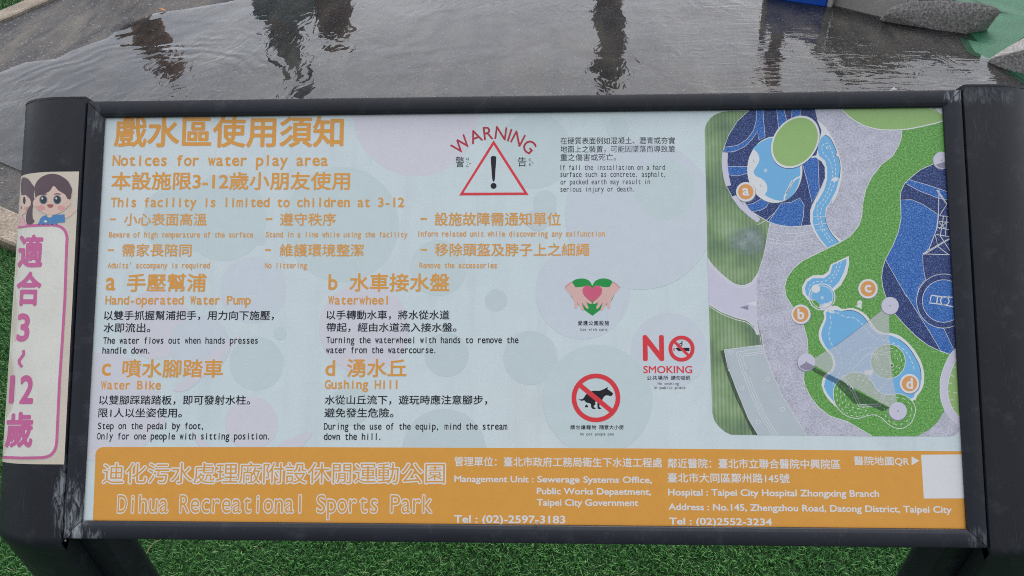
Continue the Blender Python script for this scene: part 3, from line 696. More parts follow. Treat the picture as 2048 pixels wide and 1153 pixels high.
# --- faint bubbles and leaves behind the text
b = Print()
for i, (x, y, r, m) in enumerate([(832, 226, 127, 'bub_p'), (1068, 302, 76, 'bub_g'), (1090, 405, 24, 'bub_g'), (683, 449, 115, 'bub_g'), (355, 440, 70, 'bub_g'), (448, 436, 86, 'bub_g'),
        (520, 478, 13, 'bub_d'), (506, 581, 66, 'bub_l'), (312, 650, 69, 'bub_p'), (513, 727, 54, 'bub_g'), (728, 657, 90, 'bub_p'), (877, 536, 56, 'bub_g'), (992, 601, 22, 'bub_d'),
        (893, 710, 44, 'bub_d'), (1061, 716, 54, 'bub_d'), (1165, 585, 94, 'bub_l'), (1338, 702, 76, 'bub_l'), (503, 847, 53, 'bub_p'), (888, 902, 84, 'bub_d'), (1195, 800, 110, 'bub_g'),
        (1235, 257, 22, 'bub_g'), (1090, 420, 22, 'bub_g'), (560, 667, 13, 'bub_g'), (1280, 430, 150, 'bub_l'), (210, 815, 110, 'bub_p'), (700, 812, 40, 'bub_g'), (1330, 380, 60, 'bub_g'), (400, 690, 60, 'bub_l'), (1075, 440, 22, 'bub_d')]):
    b.disc(x, y, r, m, i * .12, seg=48)
for q in ([(480, 671), (465, 692), (416, 744), (375, 780), (347, 780), (382, 744), (434, 696)], [(626, 863), (610, 885), (602, 894), (555, 894), (590, 873)], [(385, 861), (418, 893), (399, 893)], [(188, 700), (230, 760), (300, 800), (330, 850), (260, 850), (200, 800)]):
    b.poly(sm(q, n=3), 'bub_p', 3.6)
b.build('bubble_pattern', 'faint pink and green bubbles printed on the panel')

# --- footer
b = Print()
band = [P2B(185, 1062), P2B(190.6, 930)] + [P2B(190.8 + 15 * (1 - math.cos(a)), 894.5 + 15 * (1 - math.sin(a))) for a in [math.pi / 2 * i / 8 for i in range(9)]]
band[2:] = [P2B(191 + 16 * (1 - math.cos(math.pi / 2 * i / 8)), 894.5 + 16 * (1 - math.sin(math.pi / 2 * i / 8))) for i in range(9)]
band += [P2B(620, 894.8), P2B(1300, 897.5), P2B(1922, 903), P2B(1960, 903.4), P2B(1975, 1075)]
b.poly(band, 'band', 4, True); b.build('footer_band')
b = Print()
b.text('迪化污水處理廠附設休閒運動公園', 203.6, 892.4, 923, 970, 'cream', 5, bold=.058)
b.text('迪化污水處理廠附設休閒運動公園', 203.6, 892.4, 923, 970, 'band', 6, ext=.058)
b.text('Dihua Recreational Sports Park', 234, 866, 988.5, 1028, 'cream', 5, mono=True, bold=.048, lat=.682)
b.text('Dihua Recreational Sports Park', 234, 866, 988.5, 1028, 'band', 6, mono=True, lat=.682, ext=.048)
b.build('park_name_lettering', 'outlined white park name on the orange band')
b = Print(); bo = .012
b.text('管理單位：臺北市政府工務局衛生下水道工程處', 908.7, 1324, 913.5, 933, 'white', 5, bold=.014, dy=2.5)
b.text('Management Unit :', 908.7, 1067, 951.5, 964.5, 'white', 5, bold=.022, dy=1); b.text('Sewerage Systems Office,', 1074.5, 1304, 952.3, 965.3, 'white', 5, bold=.022, dy=1.5)
b.text('Public Works Depaetment,', 1073.5, 1302, 975.7, 989, 'white', 5, bold=.022, dy=1.5); b.text('Taipei City Government', 1073.5, 1276.4, 998.2, 1011.8, 'white', 5, bold=.022, dy=1)
b.text('Tel : (02)-2597-3183', 908, 1130.7, 1030.5, 1046, 'white', 5, bold=.022, dy=1.5)
b.build('management_lettering', 'white management office lines on the orange band')
b = Print()
b.text('鄰近醫院：臺北市立聯合醫院中興院區', 1335, 1680.5, 917, 937, 'white', 5, bold=.014, dy=2); b.text('臺北市大同區鄭州路145號', 1335, 1579, 946, 965.5, 'white', 5, bold=.014, dy=1.5)
b.text('Hospital : Taipei City Hospital Zhongxing Branch', 1336, 1758, 977.8, 991.5, 'white', 5, bold=.022, dy=3); b.text('Address : No.145, Zhengzhou Road, Datong District, Taipei City', 1337, 1903, 1007, 1020.5, 'white', 5, bold=.022, dy=6)
b.text('Tel : (02)2552-3234', 1338, 1544, 1035.5, 1049.5, 'white', 5, bold=.022, dy=2)
b.text('醫院地圖QR', 1707.7, 1818, 912.6, 932, 'white', 5, bold=.014, dy=1); b.poly([(1823, 913), (1838.5, 922), (1823, 931)], 'white', 5)
b.build('hospital_lettering', 'white hospital lines on the orange band')
b = Print(); b.poly([(1842, 910), (1942, 909), (1946, 997), (1847.5, 997.5)], 'white', 5); b.build('white_code_label', 'plain white square at the end of the orange band')

# --- headings and rules
b = Print()
b.text('戲水區使用須知', 229, 687.5, 232.5, 295.5, 'orange', 4, bold=.022)
b.text('Notices for water play area', 225.5, 655.6, 310.5, 332.3, 'orange', 4, mono=True, bold=.02)
b.build('heading_lettering', 'large orange heading lettering')
b = Print()
b.text('本設施限3-12歲小朋友使用', 223, 700, 344, 380.5, 'orange', 4, bold=.018)
b.text('This facility is limited to children at 3-12', 222, 808.8, 395.6, 414.7, 'orange', 4, mono=True, bold=.02)
b.build('age_limit_lettering', 'orange age limit lettering')
b = Print()
for txt, x0, x1, yt, yb, dx0, dx1, dyc in (('小心表面高溫', 248, 413.8, 426.8, 452, 220, 231.7, 439), ('遵守秩序', 560, 672, 426.5, 452, 532, 544.6, 438.5), ('設施故障需通知單位', 869.5, 1121.3, 425, 452, 841, 854, 438),
        ('需家長陪同', 244.5, 383.3, 488, 513.7, 215.7, 228, 500.7), ('維護環境整潔', 559.5, 727.6, 488, 513.7, 530.7, 542, 500.3), ('移除頭盔及脖子上之細繩', 870, 1179, 486.8, 513, 841, 854, 500)):
    b.text(txt, x0, x1, yt, yb, 'orange', 4, bold=.012); b.line([(dx0, dyc), (dx1, dyc)], 3.2, 'orange', 4)
for txt, x0, x1, yt, yb in (('Beware of high temperature of the surface', 218, 506.4, 464.3, 475.4), ('Stand in a line while using the facility', 531.7, 815, 464, 475), ('Inform related unit while discovering any malfunction', 836.6, 1209.8, 462.5, 473.7),
        ("Adults' accompany is required", 215.7, 419.7, 525.7, 537), ('No littering', 529.7, 614, 525.7, 537), ('Remove the accessories', 839, 993.7, 525.7, 536.8)):
    b.text(txt, x0, x1, yt, yb, 'orange', 4, mono=True, bold=.014)
b.build('rules_lettering', 'six orange safety rules')
# --- a, b, c, d
def block(lab, lx0, lx1, lyt, lyb, llat, zh, zx0, zx1, zyt, zyb, en, ex0, ex1, eyt, eyb, body, name):
    b = Print()
    b.text(lab, lx0, lx1, lyt, lyb, 'orange', 4, bold=.016, lat=llat); b.text(zh, zx0, zx1, zyt, zyb, 'orange', 4, bold=.018)
    b.text(en, ex0, ex1, eyt, eyb, 'orange', 4, mono=True, bold=.02)
    for txt, x0, x1, yt, yb in body: b.text(txt, x0, x1, yt, yb, 'black', 4, mono=not any(ord(c) > 0x2e00 for c in txt), bold=.012)
    b.build('equipment_lettering', name)
block('a', 212, 231, 556, 581, .449, '手壓幫浦', 254, 412.8, 547.5, 584, 'Hand-operated Water Pump', 211, 502, 592, 609.6,
      [('以雙手抓握幫浦把手，用力向下施壓，', 208, 548, 621.8, 641), ('水即流出。', 207.4, 301, 646.4, 665.4), ('The water flows out when hands presses', 206.7, 515.8, 674.8, 688), ('handle down.', 205, 299, 694.6, 707.8)], 'orange and black notes on the hand pump')
block('b', 657, 675, 549, 580, .682, '水車接水盤', 699, 899, 547, 583.8, 'Waterwheel', 656.5, 776, 592, 609.6,
      [('以手轉動水車，將水從水道', 653, 899, 621, 640), ('帶起，經由水道流入接水盤。', 653, 913, 646, 664.6), ('Turning the waterwheel with hands to remove the', 652.7, 1037, 674, 687), ('water from the watercourse.', 652, 871, 694, 707)], 'orange and black notes on the waterwheel')
block('c', 203.6, 222, 728, 752, .449, '噴水腳踏車', 245, 446.4, 719, 755.8, 'Water Bike', 202, 322, 762, 779.5,
      [('以雙腳踩踏踏板，即可發射水柱。', 198.4, 500.5, 791, 810.4), ('限1人以坐姿使用。', 197, 364, 816.5, 835.6), ('Step on the pedal by foot,', 196, 406.5, 845.6, 859), ('Only for one people with sitting position.', 194, 538.7, 866, 879.6)], 'orange and black notes on the water bike')
block('d', 651, 670.4, 720.6, 752, .682, '湧水丘', 693.7, 813.3, 718, 754.8, 'Gushing Hill', 649.6, 795, 760.6, 778.3,
      [('水從山丘流下，遊玩時應注意腳步，', 649.6, 974.6, 790.5, 810), ('避免發生危險。', 648.6, 787, 816.5, 835.6), ('During the use of the equip, mind the stream', 648, 1014.5, 846.6, 859.8), ('down the hill.', 647.5, 761, 866.8, 880.3)], 'orange and black notes on the gushing hill')
# --- warning
b = Print()
def arc_text(txt, cx, cy, rad, half, h, mat, k):
    wd_ = [bbox(glyphs(c, 0)[0]) for c in txt]; ws = [w[1] - w[0] for w in wd_]; ws[0] -= .1; gap = .15; tot = sum(ws) + gap * (len(txt) - 1); pos = 0
    for c, w, wb in zip(txt, ws, wd_):
        ang = ((pos + w / 2) / tot * 2 - 1) * half; pos += w + gap
        sx = (2 * half * rad / tot)
        vs, fs = glyphs(c, .004); q = []
        for z, (ox, oy) in enumerate(spread(.004)):
            q = []
            for x, y in vs:
                lx = (x + ox - (wb[0] + wb[1]) / 2) * sx; ly = ((y + oy) / .682 - .5) * h
                q.append(P2B(cx + math.sin(ang) * rad + lx * math.cos(ang) + ly * math.sin(ang), cy - math.cos(ang) * rad + lx * math.sin(ang) - ly * math.cos(ang)))
            for f in fs: b.face([q[i] for i in f], M[mat], k + z * .05)
arc_text('WARNING', 988, 369, 103, R(49), 25.5, 'dred', 4)
b.poly([(987.3, 281), (918.5, 391.3), (1057, 390.3)], 'red', 4); b.poly([(987.3, 290.5), (927.2, 386), (1047.8, 385.5)], 'panel', 4.6)
b.poly(sm([(981.5, 317), (983, 313.5), (987, 312.4), (991, 313.5), (992.6, 317), (991, 340), (989.3, 361.5), (985, 361.5), (983, 340)], n=3), 'black', 5.2); b.disc(987.2, 372.4, 6, 'black', 5.2, seg=24)
b.text('警', 911.4, 928.5, 314, 335, 'black', 4)
for ch, x0, x1, y0, y1 in (('ㄐ', 932, 937.5, 315.5, 321), ('ㄥ', 932, 937.5, 328.5, 334), ('ㄍ', 1057, 1062.5, 317, 323.5), ('ㄠ', 1057.5, 1063, 326, 332)): b.text(ch, x0, x1, y0, y1, 'black', 4)
b.line([(932.3, 324.5), (937.5, 324.5)], .8, 'black', 4); b.line([(938.6, 327), (939.8, 329), (941.3, 326.5)], .8, 'black', 4); b.line([(1063.6, 324.5), (1066.5, 327.5)], .9, 'black', 4)
b.text('告', 1035.5, 1053, 314.5, 333.5, 'black', 4)
b.build('warning_symbol', 'red warning triangle with arched word and black exclamation mark')
b = Print()
for txt, x0, x1, yt, yb in (('在硬質表面例如混凝土、瀝青或夯實', 1121, 1350, 275, 289), ('地面上之裝置，可能因墜落而導致嚴', 1121, 1350, 291.8, 306), ('重之傷害或死亡。', 1121, 1232, 308.5, 322.3)): b.text(txt, x0, x1, yt, yb, 'black', 4, dy=-.5)
for txt, x0, x1, yt, yb in (('If fall the installation on a hard', 1121, 1330, 330.6, 340.6), ('surface such as concrete, asphalt,', 1121, 1330, 344.4, 354.6), ('or packed earth may result in', 1121, 1300, 359.5, 369.4), ('serious injury or death.', 1121, 1268, 374, 384)): b.text(txt, x0, x1, yt, yb, 'black', 4, mono=True, dy=-.5)
b.build('injury_lettering', 'small black injury warning text')
# --- care symbol
b = Print(); Q = lambda *p: [(1100 + x / 5.24, 540 + y / 5.24) for x, y in p]
heart = lambda cx, cy, w, h: [(cx + w * .0625 * 8 * math.sin(t) ** 3, cy - h * (.5 * (13 * math.cos(t) - 5 * math.cos(2 * t) - 2 * math.cos(3 * t) - math.cos(4 * t)) / 14.5 - .06)) for t in [math.tau * i / 48 for i in range(48)]]
b.poly(Q(*sm([(443, 168), (415, 120), (365, 95), (310, 93), (255, 108), (215, 150), (200, 205), (215, 265), (255, 330), (330, 400)], False, 4)) + Q((445, 482)) + Q(*sm([(555, 400), (640, 330), (672, 265), (690, 205), (670, 150), (635, 108), (580, 92), (525, 95), (472, 120), (443, 168)], False, 4)), 'green', 4)
def hand(m):
    f = (lambda x, y: (x, y)) if not m else (lambda x, y: (887 - x, y))
    hp = [(152, 185), (222, 125), (262, 180), (300, 183), (345, 178), (372, 172), (395, 200), (390, 240), (380, 290), (410, 320), (436, 342), (438, 354), (420, 357), (390, 345), (372, 325), (385, 355), (403, 395), (398, 407), (382, 405), (360, 375), (335, 345), (345, 385), (358, 420), (350, 430), (335, 424), (310, 385), (288, 345), (290, 380), (284, 408), (268, 412), (258, 395), (255, 345), (235, 300), (212, 255)]
    hp = [f(x, y) for x, y in hp]; b.poly(Q(*sm(hp, n=2)), 'skin', 5)
    b.poly(Q(f(152, 185), f(158, 191), f(228, 131), f(222, 125)), 'skin2', 5.4)
    for p in (((388, 352), (372, 325)), ((352, 372), (335, 340)), ((300, 372), (287, 340))): b.line(Q(*[f(*z) for z in p]), .9, 'skin2', 5.6)
hand(False); hand(True)
b.poly([(1100 + x / 5.24, 540 + y / 5.24) for x, y in sm([(443, 195), (425, 175), (395, 166), (362, 175), (342, 205), (345, 245), (370, 285), (410, 315), (443, 333), (476, 315), (516, 285), (541, 245), (544, 205), (524, 175), (491, 166), (461, 175)], n=3)], 'pink', 6)
b.text('愛護公園設施', 1156, 1218.3, 641.8, 651.5, 'black', 4, kern=1.12, bold=.015); b.text('Use with care', 1160.3, 1214.5, 656.8, 662, 'black', 4, mono=True)
b.build('care_symbol', 'two hands holding a pink heart over a green heart')
# --- no smoking
b = Print()
b.text('N', 1285.5, 1328, 670.7, 722.4, 'red', 4, bold=.034, lat=.682); b.ring(1363, 697.7, 22.3, 7.6, 'red', 5.4); b.line([(1347.5, 682.5), (1378.5, 713)], 5.6, 'red', 5)
b.poly([(1351, 696), (1379, 696), (1379, 702.6), (1357, 702.6), (1351, 697)], 'black', 4); b.line([(1346.8, 696.3), (1346.8, 702.3)], 1.1, 'red', 4); b.line([(1349, 696.3), (1349, 702.3)], 1, 'red', 4)
for yo in (0, 4.6): b.line(sm([(1354, 689 + yo - 4.6 + 4.6), (1359, 688.5 + yo), (1363.5, 686 + yo), (1364, 683 + yo - 1)], False, 4), 1.9, 'black', 4)
b.text('SMOKING', 1286.6, 1384.3, 732.4, 746.8, 'red', 4, bold=.016)
b.text('公共場所', 1293.8, 1336.2, 751.7, 760.6, 'black', 4, kern=1.1, bold=.015); b.text('請勿吸菸', 1342, 1380.8, 751.7, 760.6, 'black', 4, bold=.015)
b.text('No smoking', 1315.6, 1357.8, 765, 769.9, 'black', 4, mono=True); b.text('in public place', 1307.8, 1370.8, 773, 778.4, 'black', 4, mono=True)
b.build('no_smoking_symbol', 'red no smoking lettering with crossed cigarette')
# --- no dog fouling
b = Print(); Q = lambda *p: [(1100 + x / 6.4, 720 + y / 6.4) for x, y in p]
b.ring(1191.9, 796.3, 44, 9.4, 'red', 5.4, seg=56); b.line(Q((375, 318), (792, 660)), 9.6, 'red', 5)
b.poly(Q(*sm([(362, 502), (390, 507), (420, 500), (440, 475), (465, 440), (510, 410), (560, 397), (630, 397), (680, 380), (715, 362), (735, 352), (742, 355), (735, 375), (760, 392), (780, 408), (803, 425), (805, 438), (795, 455), (780, 464), (755, 460), (720, 455), (690, 475), (670, 510), (655, 540), (640, 560), (632, 590), (635, 605), (655, 620), (655, 628), (615, 628), (607, 590), (605, 545), (590, 530), (578, 545), (582, 570), (560, 590), (562, 605), (583, 620), (583, 628), (545, 628), (525, 600), (525, 570), (500, 555), (460, 545), (440, 520), (400, 525)], n=3)), 'black', 4)
b.poly(Q((467, 572), (478, 580), (484, 593), (491, 608), (445, 608), (450, 593), (457, 580)), 'black', 4)
b.text('請勿讓寵物', 1140.6, 1192.5, 850.5, 859.5, 'black', 4, kern=1.1, bold=.015); b.text('隨意大小便', 1198.8, 1247.3, 850.5, 859.5, 'black', 4, bold=.015); b.text('No pet poop& pee', 1160.2, 1227.7, 866, 871.2, 'black', 4, mono=True)
b.build('no_fouling_symbol', 'red ring crossing out a black squatting dog')

# ------------------------------------------------------------------ the park map
b = Print(); MS = 5.766
def win(ox, oy): return lambda *p: [(ox + x / MS, oy + y / MS) for x, y in p]
wA, wB, wC, wD, wE, wF, wG, wH = win(1400, 210), win(1650, 210), win(1400, 400), win(1650, 400), win(1400, 590), win(1650, 590), win(1400, 740), win(1650, 740)
TOPY = 200
base = wA((55, 300), (62, 255), (85, 200), (125, 150), (180, 110), (250, 85), (330, 75)) + [(1640, 222), (1870, 217)] + wB((1200, 38), (1290, 66), (1345, 108)) + [(1990, 240), (2010, 860)] + wH((1552, 690), (1530, 730), (1490, 755), (1440, 766), (1060, 767), (540, 767)) + wG((1300, 756), (670, 752), (360, 748), (290, 715), (225, 660), (170, 590), (143, 500), (125, 0)) + wC((85, 600))
b.poly(base, 'paving', 4)
strp = wA((55, 300), (62, 255), (85, 200), (125, 150), (180, 110), (250, 85), (330, 75), (800, 70)) + wC((802, 280), (740, 620), (652, 900)) + wE((648, 0), (645, 250), (700, 460), (720, 580), (275, 635)) + wG((330, 0), (670, 752), (360, 748), (290, 715), (225, 660), (170, 590), (143, 500), (125, 0)) + wC((85, 600))
b.poly(strp, 'stripe', 4.6)
b.poly(wC((300, 250), (760, 300), (715, 640), (300, 640)), 'blur', 4.8)
road = wC((88, 680), (150, 770), (280, 890), (400, 970), (500, 990), (590, 950), (665, 850)) + wE((648, 0), (645, 250), (690, 460), (650, 460), (620, 370), (540, 300), (420, 270), (250, 205), (100, 115))
b.poly(road, 'lilac', 5)
for off in (0, 26):
    b.line(wC(*sm([(88, 670 + off * 1.6), (150, 760 + off), (280, 885 + off), (400, 970 + off), (500, 988 + off), (600, 945 + off), (665, 850 + off)], False)), 1.3, 'mapw', 5.4)
    b.line(wE(*sm([(100, 105 + off), (250, 195 + off), (420, 262 + off), (540, 295 + off), (620, 365 + off), (665 - off * .3, 462)], False)), 1.3, 'mapw', 5.4)
b.poly(wE((460, 145), (556, 120), (556, 178)), 'lilac_d', 5.6); b.poly(wE((535, 100), (645, 75), (645, 130)), 'mapw', 5.3)
bl = wE((278, 635), (705, 580), (722, 640), (745, 670), (830, 900), (940, 1153)) + wG((1010, 400), (1225, 752), (670, 752), (560, 570), (430, 250), (335, 0))
b.poly(wE((235, 650), (278, 635)) + wG((335, 0), (670, 752), (610, 752), (400, 300), (290, 0)), 'shade', 4.9)
b.poly(bl, 'bldg', 5.2)
for pl in (wE((278, 635), (700, 580)), wE((278, 635), (330, 880)) + wG((335, 0), (430, 250), (560, 570), (670, 752)), wE((415, 665), (640, 625)), wE((415, 665), (500, 950)) + wG((480, 0), (570, 250), (690, 520), (830, 752)), wE((450, 690), (745, 650)), wE((450, 690), (530, 950)) + wG((510, 0), (600, 250), (710, 500), (862, 752)),
           wE((485, 712), (755, 668)), wE((485, 712), (570, 950)) + wG((545, 0), (630, 250), (745, 510), (895, 752)), wE((690, 460), (715, 640), (745, 670), (830, 900), (940, 1153)) + wG((1010, 400), (1230, 752)), wE((650, 0), (645, 250), (680, 450), (715, 460), (735, 640)), wC((802, 280), (740, 620), (652, 900))):
    b.line(pl, 1.0, 'mapw', 5.8)
for x, y in ((350, 663), (668, 612), (482, 1075), (780, 972)): b.ring(1400 + x / MS, 590 + y / MS, 4, 1, 'mapw', 5.8, 20)
for x, y in ((950, 457), (670, 603)): b.ring(1400 + x / MS, 740 + y / MS, 4.2, 1, 'mapw', 5.8, 20)
# blue play court at the top
disk = wA((600, 20), (560, 72), (430, 190), (330, 350), (280, 480), (258, 560), (252, 640), (255, 720), (275, 850), (310, 950), (370, 1060), (480, 1153)) + wC((480, 20), (580, 130), (720, 215), (810, 265), (950, 300), (1090, 310), (1275, 290), (1285, 60), (1340, 0)) + wA((1350, 1050), (1500, 700), (1420, 300), (1352, 180), (1318, 20))
b.poly(disk, 'navy', 6)
for q in (wA((650, 20), (722, 20), (735, 200), (750, 375), (680, 405), (662, 310), (600, 400), (520, 480), (400, 540), (270, 550), (285, 490), (430, 470), (540, 400), (615, 300), (648, 180)), wA((880, 20), (958, 20), (980, 110), (1000, 190), (905, 270)), wA((1066, 20), (1165, 20), (1160, 120), (1050, 170)), wA((318, 712), (545, 714), (552, 790), (430, 822), (322, 808)),
          wA((1180, 680), (1250, 615), (1330, 605), (1360, 620), (1375, 990), (1290, 1130), (1240, 900)), wC((510, 65), (610, 45), (720, -20), (800, 20), (760, 90), (690, 125), (590, 138)), wC((935, 40), (1050, 30), (1150, -20), (1200, 60), (1190, 200), (1165, 302), (1050, 310), (900, 290), (790, 252), (870, 140))):
    b.poly(q, 'blue', 6.4); b.line(q, .8, 'mapw', 6.7, True)
b.line(disk[:13], .9, 'mapw', 6.7); b.line(wC((480, 20), (580, 130), (720, 215), (810, 265), (950, 303), (1090, 315), (1275, 293)), 1.6, 'mapw', 6.7)
b.line(wC((935, 40), (860, 150), (760, 240), (660, 290)), 1, 'mapw', 6.7); b.line(wC((1165, 302), (1100, 465)), .9, 'mapw', 6.7)
for o_ in (60, 90, 150, 185): b.line(wC(*sm([(795 - o_ * .2, 300 + o_), (940, 325 + o_), (1100, 330 + o_), (1310, 295 + o_)], False)), .9, 'mapw', 5.6)
for q in (wA((257, 552), (322, 556), (316, 650), (320, 720), (335, 830), (357, 930), (300, 943), (270, 840), (253, 710), (253, 630)), wA((358, 1062), (412, 1044), (500, 1153)) + wC((500, 0), (570, 110), (695, 222), (662, 264), (560, 190), (450, 90), (385, 0))): b.poly(q, 'lilac', 6.8)
b.disc(1400 + 868 / MS, 210 + 757 / MS, 318 / MS, 'edge', 6.85, ry=383 / MS, seg=48); b.disc(1400 + 862 / MS, 210 + 750 / MS, 318 / MS, 'mapw', 7, ry=383 / MS, seg=48)
b.poly(wA(*sm([(612, 505), (660, 460), (740, 410), (850, 388), (1000, 500), (1100, 600), (1150, 700), (1155, 800), (1140, 900), (1090, 1010), (1020, 1080), (950, 1106), (860, 1096), (752, 1042), (775, 990), (765, 915), (715, 855), (645, 822), (618, 770), (650, 712), (684, 640), (672, 575), (640, 530)], n=4)), 'pool', 7.3)
b.line(wA(*sm([(1165, 830), (1110, 850), (1070, 890), (1010, 1000), (975, 1060), (975, 1100)], False)), 3.2, 'mapw', 7.6); b.line(wA((1065, 880), (990, 1030)), 4.4, 'mapw', 7.6)
for x, y in ((640, 640), (720, 925)): b.poly(wA((x - 25, y - 20), (x + 18, y - 28), (x + 30, y + 12), (x - 12, y + 22)), 'mapw', 7.8); b.line(wA((x - 32, y - 8), (x - 15, y + 25)), .8, 'lilac_d', 7.8)
b.ring(1400 + 755 / MS, 210 + 757 / MS, 2.3, 1.6, 'mapw', 7.6, 16)
chw = wA((1200, 640), (1260, 600), (1340, 585), (1400, 300), (1345, 165), (1440, 250), (1530, 385), (1600, 560), (1637, 700), (1632, 850), (1590, 1020), (1520, 1153)) + wC((1525, 0), (1465, 100), (1443, 200), (1472, 300), (1540, 395), (1635, 475), (1470, 560), (1390, 490), (1310, 370), (1268, 250), (1270, 120), (1312, 20)) + wA((1320, 1100), (1400, 960), (1440, 850), (1438, 720), (1400, 655), (1330, 607), (1250, 617))
b.poly(chw, 'mapw', 7)
b.poly(wA((1375, 440), (1392, 385), (1440, 348), (1495, 382), (1545, 470), (1572, 545), (1566, 590), (1596, 615), (1614, 720), (1606, 850), (1570, 985), (1500, 1120)) + wC((1450, 100), (1440, 200), (1465, 300), (1522, 400), (1600, 490), (1472, 552), (1400, 470), (1330, 355), (1298, 260), (1300, 150), (1345, 20)) + wA((1345, 1130), (1430, 985), (1465, 860), (1465, 730), (1440, 645), (1372, 590), (1354, 520)), 'pool', 7.3)
b.line(wA(*sm([(1440, 348), (1495, 382), (1545, 470), (1572, 545), (1566, 590), (1598, 615), (1616, 720), (1606, 850)], False)), 1.2, 'edge', 7.5)
b.line(wC(*sm([(1440, 200), (1465, 300), (1522, 400), (1600, 490)], False)), 1.2, 'edge', 7.5)
b.dash(wA(*sm([(1500, 490), (1470, 445), (1425, 455), (1405, 510), (1430, 570), (1490, 640), (1525, 740), (1520, 850), (1480, 980), (1420, 1100)], False)) + wC(*sm([(1350, 80), (1355, 200), (1400, 340), (1500, 500)], False)), 1.3, 'mapw', 7.7)
b.dash(wA(*sm([(1500, 490), (1540, 600), (1562, 740), (1550, 880), (1510, 1000), (1440, 1130)], False)) + wC(*sm([(1400, 90), (1390, 200), (1430, 340), (1545, 500)], False)), 1.3, 'mapw', 7.7)
for y in (188, 280, 345): b.line(wC((1290 + (y - 188) * .3, y + 10), (1450 + (y - 188) * .12, y - 10 if y > 200 else y + 8)), .9, 'mapw', 7.7)
b.ring(1400 + 1465 / MS, 210 + 495 / MS, 1.9, 1.2, 'mapw', 7.8, 14); b.poly(wA((1525, 850), (1560, 835), (1600, 850), (1580, 880), (1540, 890), (1520, 870)), 'mapw', 7.8)
oc = (1400 + 1098 / MS, 210 + 430 / MS)
b.disc(oc[0], oc[1] + 1, 331 / MS, 'edge', 7.8, ry=252 / MS, rot=R(-53), seg=56); b.disc(oc[0], oc[1], 329 / MS, 'mapw', 8, ry=250 / MS, rot=R(-53), seg=56); b.disc(oc[0], oc[1], 303 / MS, 'lawn', 8.3, ry=232 / MS, rot=R(-53), seg=56)
# green belt
green = wB((885, 290), (882, 370), (850, 470), (780, 590), (650, 690), (540, 830), (470, 970), (430, 1153)) + wD((432, 30), (425, 180), (390, 300), (290, 420), (160, 500), (0, 575)) + wC((1300, 645), (1180, 705), (1080, 790), (1005, 890), (977, 1000), (985, 1080)) + wE((1000, 30), (1060, 130), (1190, 340), (1235, 500), (1245, 650), (1230, 750), (1200, 870), (1195, 980), (1215, 1060), (1240, 1153)) + wG((1210, 180), (1265, 300), (1365, 430), (1500, 535), (1620, 572), (1700, 597), (1790, 650), (1980, 762)) + wH((540, 766), (1060, 766), (1200, 690), (1300, 600), (1380, 465), (1450, 300)) + [(1990, 740), (1990, 240)] + wB((1200, 200), (1050, 262))
b.poly(green, 'turf', 6)
b.line(green[:len(green) - 10], 1.3, 'mapw', 6.5)
b.poly(wB((175, 20), (200, 60), (270, 130), (420, 225), (580, 275), (720, 288), (900, 283), (1100, 250), (1350, 190), (1500, 140), (1500, 100), (1345, 108), (1290, 68), (1200, 40)), 'lawn', 6.6)
b.line(wB(*sm([(190, 50), (270, 132), (420, 228), (580, 278), (720, 292), (900, 287), (1100, 254), (1350, 192), (1480, 150)], False)), 2.2, 'mapw', 7); b.line(wB((200, 44), (1200, 36), (1290, 66), (1345, 106)), 1.2, 'mapw', 7)
# right-hand court
rc_ = wB((1400, 640), (1250, 682), (1100, 750), (1000, 830), (920, 905), (875, 1000), (865, 1100)) + wD((872, 60), (876, 220), (845, 370), (780, 530), (695, 690), (662, 800), (652, 900), (665, 1010), (700, 1120)) + wF((800, 215), (920, 350), (1040, 470), (1180, 580), (1330, 652), (1450, 690)) + [(1990, 700), (1990, 300)]
b.poly(rc_, 'navy', 6.6); b.line(rc_[:-2], 1.1, 'mapw', 7.3)
for q in (wB((960, 862), (1180, 925), (1330, 975), (1500, 1040), (1500, 1110), (1310, 1080), (1100, 1000), (930, 910)), wD((868, 5), (940, 0), (1000, 0), (1130, 55), (1310, 175), (1295, 320), (1200, 560), (1125, 640), (1130, 770), (1158, 920), (1080, 1010), (1052, 1153)) + wF((1060, 80), (1100, 210), (1200, 330), (1370, 392), (1480, 625), (1450, 690), (1335, 648), (1200, 420), (935, 0)) + wD((940, 1120), (695, 690), (780, 530), (845, 370), (876, 220))):
    b.poly(q, 'blue', 6.9); b.line(q, .8, 'mapw', 7.2, True)
b.disc(1887, 602.6, 54, 'navy', 7.4, seg=56); b.ring(1887, 602.6, 54, 1, 'mapw', 7.6, 56); b.disc(1887, 602.6, 42.5, 'blue', 7.6, seg=48); b.ring(1887, 602.6, 42.5, 1, 'mapw', 7.8, 48)
for q in (((1225, 5), (1205, 95), (1340, 110), (1480, 140)), ((1225, 5), (1340, 25), (1480, 30)), ((1300, 15), (1285, 105))): b.line(wF(*q), 2.2, 'mapw', 8)
b.ring(1650 + 1380 / MS, 590 + 70 / MS, 8.5, 2, 'mapw', 8, 20)
for q in (((1315, -120), (1310, 0), (1305, 170), (1285, 340), (1190, 590), (1125, 640), (1450, 445)), ((1125, 625), (1450, 435)), ((1320, 180), (1400, 60), (1330, -40)), ((1320, 185), (1450, 195)), ((1312, 250), (1450, 265)), ((1300, 320), (1450, 350)), ((1280, 400), (1450, 430)), ((1365, 190), (1330, 405)), ((1405, 190), (1385, 420)), ((1270, 405), (1300, 540), (1440, 440)), ((1320, 405), (1440, 590)), ((1140, 625), (1450, 635)), ((1300, 540), (1420, 630)), ((1310, 260), (1400, 350)), ((1410, 250), (1310, 340))): b.line(wD(*q), 1.3, 'mapw', 8)
